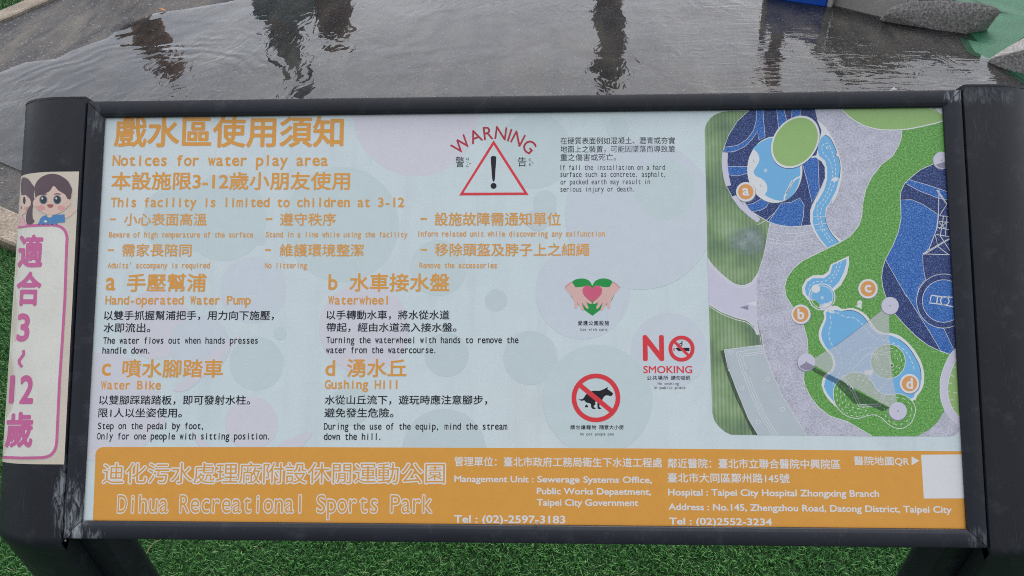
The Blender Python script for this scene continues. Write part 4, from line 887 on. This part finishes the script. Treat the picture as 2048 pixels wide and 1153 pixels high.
b.line(wB((1290, 985), (1400, 1145)), 3.2, 'mapw', 8); b.line(wB((1290, 990), (1400, 1150)), .9, 'lilac_d', 8.2)
# upper pond by b
b.poly(wC((1716, 648), (1508, 745), (1480, 825), (1420, 868), (1300, 872), (1222, 918), (1176, 1000), (1180, 1080), (1245, 1160), (1400, 1160), (1540, 1055), (1625, 985), (1692, 860), (1720, 740)), 'mapw', 6.8)
b.poly(wC((1688, 680), (1528, 752), (1502, 850), (1430, 905), (1300, 905), (1235, 950), (1207, 1020), (1222, 1090), (1275, 1153), (1400, 1153), (1500, 1050), (1600, 950), (1660, 830), (1688, 735)), 'pool', 7.1)
b.dash(wC(*sm([(1630, 710), (1590, 830), (1520, 930), (1470, 1030), (1450, 1110)], False)), 1.3, 'mapw', 7.3); b.dash(wC(*sm([(1590, 720), (1540, 850), (1440, 940), (1330, 945), (1260, 1000), (1260, 1080)], False)), 1.3, 'mapw', 7.3)
# big pond
wl = wE((1428, 190), (1432, 270), (1375, 400), (1370, 500), (1420, 600), (1502, 700), (1532, 790), (1510, 870), (1432, 930), (1402, 1020), (1400, 1100)) + wG((1402, 180), (1432, 270), (1505, 370), (1610, 460)) + wH((200, 450), (600, 380), (1000, 362), (1060, 300)) + wF((1110, 1100), (1142, 1000), (1132, 850), (1082, 720), (992, 590), (870, 480), (760, 440), (680, 440), (605, 405), (540, 330), (490, 250), (400, 182), (300, 152), (200, 165), (112, 125))
b.poly(sm(wl, n=3), 'mapw', 6.8)
pl_ = wE((1455, 200), (1455, 280), (1408, 400), (1402, 490), (1450, 600), (1532, 690), (1562, 790), (1538, 880), (1466, 935), (1436, 1015), (1430, 1100)) + wG((1432, 180), (1460, 265), (1532, 355), (1600, 415)) + wH((300, 400), (700, 345), (985, 335), (1040, 270)) + wF((1085, 1090), (1108, 980), (1098, 850), (1050, 740), (960, 605), (850, 512), (745, 466), (665, 462), (585, 430), (508, 350), (460, 272), (385, 208), (295, 180), (200, 190), (120, 175))
b.poly(sm(pl_, n=3), 'pool', 7.1)
b.line(sm(wF((1108, 980), (1098, 850), (1050, 740), (960, 605), (850, 512)), False), 1.2, 'edge', 7.2); b.line(sm(wF((508, 350), (460, 272), (385, 208), (295, 180), (200, 190)), False), 1.2, 'edge', 7.2)
b.dash(wF(*sm([(130, 200), (230, 255), (330, 265), (430, 340), (500, 430), (600, 510), (740, 540), (880, 610), (970, 710), (1020, 830), (1025, 920)], False)), 1.3, 'mapw', 7.3, 7, 4)
b.dash(wE(*sm([(1500, 240), (1510, 330), (1485, 450), (1510, 560), (1590, 660), (1635, 790), (1610, 900), (1550, 980), (1520, 1080)], False)), 1.3, 'mapw', 7.3, 7, 4)
b.dash(wF(*sm([(280, 870), (300, 760), (380, 660), (480, 610), (600, 605)], False)), 1.2, 'mapw', 7.3, 7, 4)
b.poly(wH(*sm([(95, 270), (110, 190), (170, 110), (245, 60), (330, 32), (440, 45), (530, 120), (590, 220), (660, 272), (740, 288), (860, 278), (965, 325), (1032, 410), (1038, 500), (990, 610), (900, 672), (800, 668), (710, 612), (650, 555), (560, 520), (470, 535), (380, 560), (265, 540), (170, 470), (112, 380)], n=4)), 'turf', 7.5)
b.line(wH(*sm([(95, 270), (110, 190), (170, 110), (245, 60), (330, 32), (440, 45), (530, 120), (590, 220), (660, 272), (740, 288), (860, 278), (965, 325), (1032, 410), (1038, 500), (990, 610), (900, 672), (800, 668), (710, 612), (650, 555), (560, 520), (470, 535), (380, 560), (265, 540), (170, 470), (112, 380)], n=4)), 1.3, 'mapw', 7.8, True)
b.disc(1775.8, 723.4, 34.5, 'turf', 7.5); b.ring(1775.8, 723.4, 34.5, 1.2, 'mapw', 7.8, 48)
for (cx, cy, rr) in ((1775.8, 723.4, 27), (1775.8, 723.4, 20)): b.dash(ell(cx, cy, rr, rr, .4, 40), 1.1, 'mapw', 7.8, 5, 6)
for rr in (29, 37, 45): b.dash([(1650 + 380 / MS + math.cos(a) * rr * .95, 740 + 280 / MS + math.sin(a) * rr) for a in [R(60 + 8 * i) for i in range(36)]][:34], 1.1, 'mapw', 7.8, 5, 6)
b.dash(ell(1795.7, 822.4, 27, 27, 1.2, 40), 1.1, 'mapw', 7.8, 6, 7)
for q in (wF((555, 660), (562, 640), (742, 672), (768, 800)), wF((545, 672), (725, 698), (755, 805)), wF(*sm([(620, 745), (580, 692), (520, 672), (460, 700), (440, 735), (330, 845), (300, 905)], False)), wF(*sm([(600, 755), (565, 705), (520, 690), (470, 715)], False)), wH((215, 60), (215, 110), (300, 225), (390, 428), (628, 428), (695, 280)), wH((240, 60), (240, 105), (325, 225), (405, 400), (605, 400), (665, 270)), wH((580, 275), (625, 235), (765, 75)), wH((560, 255), (575, 275))): b.line(q, 1.1, 'mapw', 8)
b.line(wH((228, 110), (312, 225), (397, 414), (616, 414), (680, 275)), 1.6, 'lilac_d', 7.95)
for w, x, y in ((wF, 768, 815), (wH, 305, 218)): c = w((x, y))[0]; b.ring(*c, 3.6, 1.2, 'mapw', 8.2, 18); b.disc(*c, 1.7, 'black', 8.3, seg=12)
b.poly(wF(*sm([(450, 890), (480, 860), (500, 870), (540, 860), (550, 900), (520, 940), (500, 925), (460, 920)], n=3)), 'mapw', 8)
b.poly(wE((1318, 840), (1655, 1000)) + wH((310, 215), (735, 435), (690, 480), (640, 470), (480, 400), (330, 390), (120, 160)) + wE((1440, 960), (1250, 850)), 'shade', 8.4)
b.poly(wE((1240, 770), (1330, 725), (1470, 640)) + wF((100, 605), (300, 460), (640, 190), (700, 160), (738, 215), (742, 500), (768, 900)) + wH((830, 380), (790, 470), (740, 432)), 'beam', 8.7)
b.line(wF((640, 192), (300, 460), (100, 605)), 1.0, 'edge', 8.6)
for x, y, r in ((1612.6, 724.6, 17.6), (1780, 611.7, 17.2), (1795.7, 822.4, 17.8), (1883.2, 321, 17)):
    b.disc(x - .8, y + 1.2, r + .6, 'lilac_d', 8.8); b.disc(x, y, r, 'lilac', 9); b.disc(x, y, 1.5, 'lilac_d', 9.3, seg=12)
b.poly([(1612.6, 724.6), (1629, 733), (1624, 740), (1612, 741.5), (1601, 736.5), (1599, 733)], 'lilac_d', 9.2); b.poly([(1883, 326), (1900, 320), (1900, 331), (1890, 337), (1878, 336), (1871, 330)], 'lilac_d', 9.2)
# waterwheel
wx, wy = 1643.7, 594.3
b.disc(wx + 8, wy + 8, 13, 'lilac', 7.3, ry=20, rot=.4); b.disc(wx + 5, wy - 2, 19, 'pool', 7.35); b.disc(wx - 12, wy + 14, 9, 'turf', 7.4, ry=5, rot=.7)
b.ring(wx, wy, 26, 2.0, 'mapw', 8); b.ring(wx, wy, 22, 1.2, 'mapw', 8); b.disc(1631.5, 577.8, 8.6, 'mapw', 8.1, seg=24)
for dx_ in (-6, -2, 2, 6): b.line([(1650 + dx_, 606 + abs(dx_) * .4), (1663 + dx_, 628 - abs(dx_) * .5 + dx_ * .3)], 2.6, 'mapw', 8.2)
b.line([(1646, 614), (1662, 604)], 3, 'mapw', 8.3); b.line([(1649, 618), (1666, 609)], 1, 'lilac_d', 8.4); b.ring(1644.3, 596, 2.2, 1.4, 'mapw', 8, 14)
b.poly(wE((1785, 125), (1815, 125), (1815, 75), (1845, 62), (1872, 85), (1860, 125), (1865, 165), (1835, 150), (1800, 135)), 'mapw', 7); b.disc(1400 + 1843 / MS, 590 + 103 / MS, 1, 'lilac_d', 7.3, seg=10)
gr_ = wF((1520, 610), (1440, 690), (1375, 820), (1332, 960), (1325, 1080)) + wH((1322, 200), (1335, 340), (1385, 480), (1460, 575), (1600, 690)) + [(1990, 850), (1990, 690)]
b.poly(gr_, 'lilac', 7.5); b.poly(wF((1560, 740), (1510, 760), (1465, 850), (1428, 970), (1412, 1080)) + wH((1412, 230), (1430, 350), (1475, 460), (1560, 550)) + [(1990, 830), (1990, 720)], 'lawn', 7.8)
b.line(sm(gr_[:-2], False), 1.2, 'mapw', 8); b.line(sm(wF((1560, 740), (1510, 760), (1465, 850), (1428, 970), (1412, 1080)) + wH((1412, 230), (1430, 350), (1475, 460), (1560, 550)), False), 1.3, 'mapw', 8.1)
for q in (wF((1410, 795), (1505, 840)), wF((1440, 920), (1490, 945)), wF((1415, 1010), (1462, 1028)), wH((1410, 240), (1440, 250)), wH((1420, 348), (1485, 348)), wH((1450, 440), (1490, 438)), wH((1480, 262), (1525, 268))): b.line(q, 1.3, 'mapw', 8.2)
for ch, x, y, lat in (('a', 1491.4, 384.2, .449), ('b', 1601.5, 629, .682), ('c', 1735.8, 578, .449), ('d', 1818.8, 767.8, .682)):
    b.disc(x + .6, y + 1, 20, 'lilac_d', 9.4); b.disc(x, y, 19.4, 'mapw', 9.7); b.disc(x, y, 15.4, 'mapo', 10)
    hh = 7.6 if lat < .6 else 11.4
    b.text(ch, x - 6.8, x + 6.8, y - hh, y + (hh if lat < .6 else hh - 1), 'white', 10.4, bold=.03, lat=lat)
b.build('park_map', 'coloured plan of ponds, lawns and blue play courts')

# ------------------------------------------------------------------ sticker on the left post
def profile(off):                            # left post section offset outwards by off, as (u, n) from the gap round the outside
    pts = [(.0, BT), (FLAT, BT)] + [(FLAT + RA * math.sin(a), BMID + RAD * math.cos(a)) for a in [math.pi * k / 36 for k in range(1, 37)]]
    out = []
    for i, (a, b_) in enumerate(pts):
        if a <= FLAT and b_ > 0: out.append((a, b_ + off))
        else: out.append((FLAT + (a - FLAT) * (RA + off) / RA, BMID + (b_ - BMID) * (RAD + off) / RAD))
    return [(-(OU + GAP) - a, b_) for a, b_ in out]
def hit(px, py, prof):
    d = ray(px, py); best = None; acc = 0
    for i in range(len(prof) - 1):
        (u1, n1), (u2, n2) = prof[i], prof[i + 1]; eu, en = u2 - u1, n2 - n1
        det = d.x * -en + eu * d.z
        if abs(det) > 1e-12:
            rx_, rz_ = u1 - CAMB.x, n1 - CAMB.z
            t_ = (rx_ * -en + eu * rz_) / det; s_ = (d.x * rz_ - d.z * rx_) / det
            if t_ > 0 and -1e-9 <= s_ <= 1 + 1e-9 and (best is None or t_ < best[0]):
                p = CAMB + d * t_; best = (t_, acc + s_ * math.hypot(eu, en), p.y, p)
        acc += math.hypot(eu, en)
    return best
def along(l, prof):
    acc = 0
    for i in range(len(prof) - 1):
        (u1, n1), (u2, n2) = prof[i], prof[i + 1]; e = math.hypot(u2 - u1, n2 - n1)
        if acc + e >= l: f = (l - acc) / e; return (u1 + (u2 - u1) * f, n1 + (n2 - n1) * f)
        acc += e
    return prof[-1]
pr0 = profile(.0003)
rt = (0, .0040, hit(110, 344, pr0)[2]); rb = (0, .0012, hit(80, 929, pr0)[2])
vs = []; fs = []; NL = 40; NS = 24; LMAX = .125
for i in range(NS + 1):
    f = i / NS; l0 = rt[1] + (rb[1] - rt[1]) * f; v = rt[2] + (rb[2] - rt[2]) * f
    for j in range(NL + 1):
        u, n = along(l0 + (LMAX - l0) * j / NL, pr0); vs.append((u, v, n))
for i in range(NS):
    for j in range(NL): a = i * (NL + 1) + j; fs.append((a, a + 1, a + NL + 2, a + NL + 1))
sticker = link('age_sticker', vs, fs, M['paper'], smooth=True); onboard(sticker); sticker['label'] = 'cream age notice wrapped round the left post'
class Wrap:
    def __init__(s): s.bm = bmesh.new(); s.mats = []
    def faces(s, pts2, faces, mat, k):
        bm = bmesh.new(); vs = [bm.verts.new((x, y, 0)) for x, y in pts2]
        for f in faces:
            try: bm.faces.new([vs[i] for i in f])
            except ValueError: pass
        x0 = min(p[0] for p in pts2); x1 = max(p[0] for p in pts2); x = x0 + 3
        while x < x1:
            bmesh.ops.bisect_plane(bm, geom=bm.verts[:] + bm.edges[:] + bm.faces[:], plane_co=(x, 0, 0), plane_no=(1, 0, 0), dist=1e-5); x += 3
        prof = profile(.0005 + k * .00018); mp = {}
        if mat not in s.mats: s.mats.append(mat)
        for v in bm.verts:
            x_, y_ = v.co.x, v.co.y; h_ = None
            while h_ is None and x_ < 220: h_ = hit(x_, y_, prof); x_ += .5
            mp[v] = s.bm.verts.new(h_[3])
        for f in bm.faces:
            nf = s.bm.faces.new([mp[v] for v in f.verts]); nf.material_index = s.mats.index(mat)
        bm.free()
    def poly(s, pts, mat, k):
        tr_ = geometry.tessellate_polygon([[Vector((x, y, 0)) for x, y in pts]]); s.faces(pts, tr_, M[mat], k)
    def line(s, pts, w, mat, k):
        q = []
        for i in range(len(pts)):
            a = pts[max(i - 1, 0)]; c = pts[min(i + 1, len(pts) - 1)]; d = math.hypot(c[0] - a[0], c[1] - a[1]) or 1
            q.append((-(c[1] - a[1]) / d * w / 2, (c[0] - a[0]) / d * w / 2))
        P = [(p[0] + n[0], p[1] + n[1]) for p, n in zip(pts, q)] + [(p[0] - n[0], p[1] - n[1]) for p, n in zip(pts, q)]; m = len(pts)
        s.faces(P, [(i, i + 1, m + i + 1, m + i) for i in range(m - 1)], M[mat], k)
    def char(s, ch, x0, x1, y0, y1, mat, k, bold=.02, shear=-.062):
        vs, fs = glyphs(ch, bold); a, b_, c, d = bbox(vs); yc = (y0 + y1) / 2; a -= bold; b_ += bold; c -= bold; d += bold
        for z, (ox, oy) in enumerate(spread(bold)):
            pts = []
            for x, y in vs:
                py = y1 + (y0 - y1) * (y + oy - c) / (d - c); pts.append((x0 + (x1 - x0) * (x + ox - a) / (b_ - a) + shear * (py - yc), py))
            s.faces(pts, fs, M[mat], k + z * .05)
    def build(s, name, label=None):
        bmesh.ops.recalc_face_normals(s.bm, faces=s.bm.faces); o = link_bm(name, s.bm, s.mats, sticker)
        if label: o['label'] = label
        return o
w = Wrap(); Z = lambda *p: [(x / 3.842, 180 + y / 3.842) for x, y in p]; Z6 = lambda *p: [(x / 3.842, 440 + y / 3.842) for x, y in p]; Z7 = lambda *p: [(x / 2.79, 740 + y / 2.79) for x, y in p]
outl = Z6((140, 58), (200, 48), (300, 42), (400, 40)) + sm(Z6((400, 40), (455, 50), (497, 82), (514, 135), (512, 180)), False, 4)[1:] + Z6((498, 600), (480, 900), (463, 1153)) + Z7((332, 60), (316, 400)) + sm(Z7((316, 400), (306, 445), (278, 478), (235, 490)), False, 4)[1:] + Z7((120, 492), (14, 488))
inner = outl[:]
w.poly(inner + Z7((20, 300)) + Z6((75, 1000), (110, 500), (136, 120)), 'paper2', 0)
w.build('sticker_box', 'paler rounded box on the sticker')
w = Wrap(); w.line(outl, 5.4, 'mag', 1)
for ch, x0, x1, y0, y1 in (('適', 36.5, 86, 469, 536), ('合', 32.5, 82.5, 543, 612.3), ('3', 33.8, 59.5, 627, 684), ('1', 18.6, 28.5, 751, 807.5), ('2', 39.5, 67.4, 750.5, 808.5), ('歲', 10.8, 66, 824, 896)):
    w.char(ch, x0, x1, y0, y1, 'mag', 1, bold=.032 if ord(ch) > 200 else .032)
w.line(sm(Z6((178, 1002), (182, 1030), (165, 1058), (148, 1080), (150, 1105), (170, 1132)), False, 4), 6, 'mag', 1)
w.build('sticker_lettering', 'magenta age limit characters and border')
w = Wrap()
E = lambda x, y, a, b_: Z(*ell(x, y, a, b_, 0, 22))
w.poly(Z(*sm([(165, 690), (190, 674), (220, 690), (248, 728), (262, 748), (258, 800), (262, 850), (250, 900), (250, 985), (264, 1008), (242, 1033), (216, 1040), (199, 1005), (205, 940), (230, 885), (225, 835), (165, 812)], n=3)), 's_hair', 1)
w.poly(Z((163, 812), (195, 808), (226, 835), (238, 860), (234, 890), (206, 908), (195, 948), (170, 962), (170, 985), (152, 985), (158, 900)), 's_skin', 1.5); w.poly(Z((150, 980), (180, 976), (196, 1046), (140, 1050)), 's_pink', 1.5)
w.poly(E(186, 850, 10, 29), 's_eye', 2.2); w.poly(E(163, 905, 5, 12), 's_red', 2.2); w.poly(E(196, 912, 12, 14), 's_blush', 2)
w.poly(Z((330, 970), (360, 962), (400, 962), (497, 957), (499, 1018), (440, 1021), (440, 1040), (288, 1040), (312, 985)), 's_blue', 1); w.poly(Z((497, 962), (535, 935), (540, 918), (575, 914), (585, 928), (572, 940), (550, 965), (499, 992)), 's_skin', 1)
w.poly(Z((358, 940), (405, 940), (402, 972), (382, 985), (362, 975)), 's_skin', 1.4)
w.poly(E(272, 872, 20, 28), 's_skin', 1.4); w.poly(E(522, 868, 22, 28), 's_skin', 1.4); w.poly(Z(*sm([(275, 850), (290, 780), (400, 735), (510, 780), (530, 850), (500, 920), (400, 962), (300, 925)], n=4)), 's_skin', 1.8)
w.poly(Z(*sm([(268, 800), (265, 745), (295, 690), (345, 657), (405, 645), (465, 660), (520, 700), (545, 745), (553, 765), (548, 800), (540, 838), (518, 836), (500, 805), (450, 775), (412, 738), (385, 775), (340, 800), (290, 815), (275, 830)], n=3)), 's_hair', 2.2)
for x in (333, 440):
    w.poly(E(x, 845, 31, 35), 's_eyeg', 2.2); w.poly(E(x, 845, 24, 28), 's_eye', 2.6); w.poly(E(x - 8, 835, 7, 8), 's_white', 3)
    w.poly(E(x - 18 if x < 400 else x + 30, 908, 32, 20), 's_blush', 2)
w.poly(Z(*sm([(362, 884), (388, 879), (412, 884), (402, 902), (386, 907), (370, 901)], n=3)), 's_red', 2.4); w.poly(Z((308, 808), (335, 797), (360, 799), (360, 806), (335, 807)), 's_hair', 2.8); w.poly(Z((413, 800), (440, 794), (468, 800), (466, 806), (440, 803), (414, 806)), 's_hair', 2.8)
w.poly(E(350, 1012, 13, 8), 's_white', 1.6)
w.build('cartoon_children', 'printed boy in a blue shirt waving beside a girl with a ponytail')

# small flecks of paint and grit on the frame
def fleck(px, py, r, n, label):
    bm = bmesh.new(); u, v = P2B(px, py, n)
    bmesh.ops.create_icosphere(bm, subdivisions=1, radius=r)
    for q in bm.verts: q.co = Vector((q.co.x * random.uniform(.7, 1.4) + u, q.co.y * random.uniform(.6, 1.1) + v, q.co.z * .5 + n))
    for q in bm.verts: q.co = BM @ q.co
    o = link_bm('grit_speck', bm, M['trim'], smooth=False); tag(o, label, 'grit')
fleck(118, 1081, .0022, .004, 'pale grit speck beside the lower end of the left post')
fleck(131, 1081.5, .0018, .004, 'pale grit speck under the lower left corner of the frame')
fleck(1072, 1047.5, .0021, .0075, 'white grit speck on the bottom rail under the phone number')
fleck(1786, 181, .005, -.004, 'white chip stuck behind the top rail near the map')
bpy.data.objects.remove(_to); bpy.data.curves.remove(_tc)
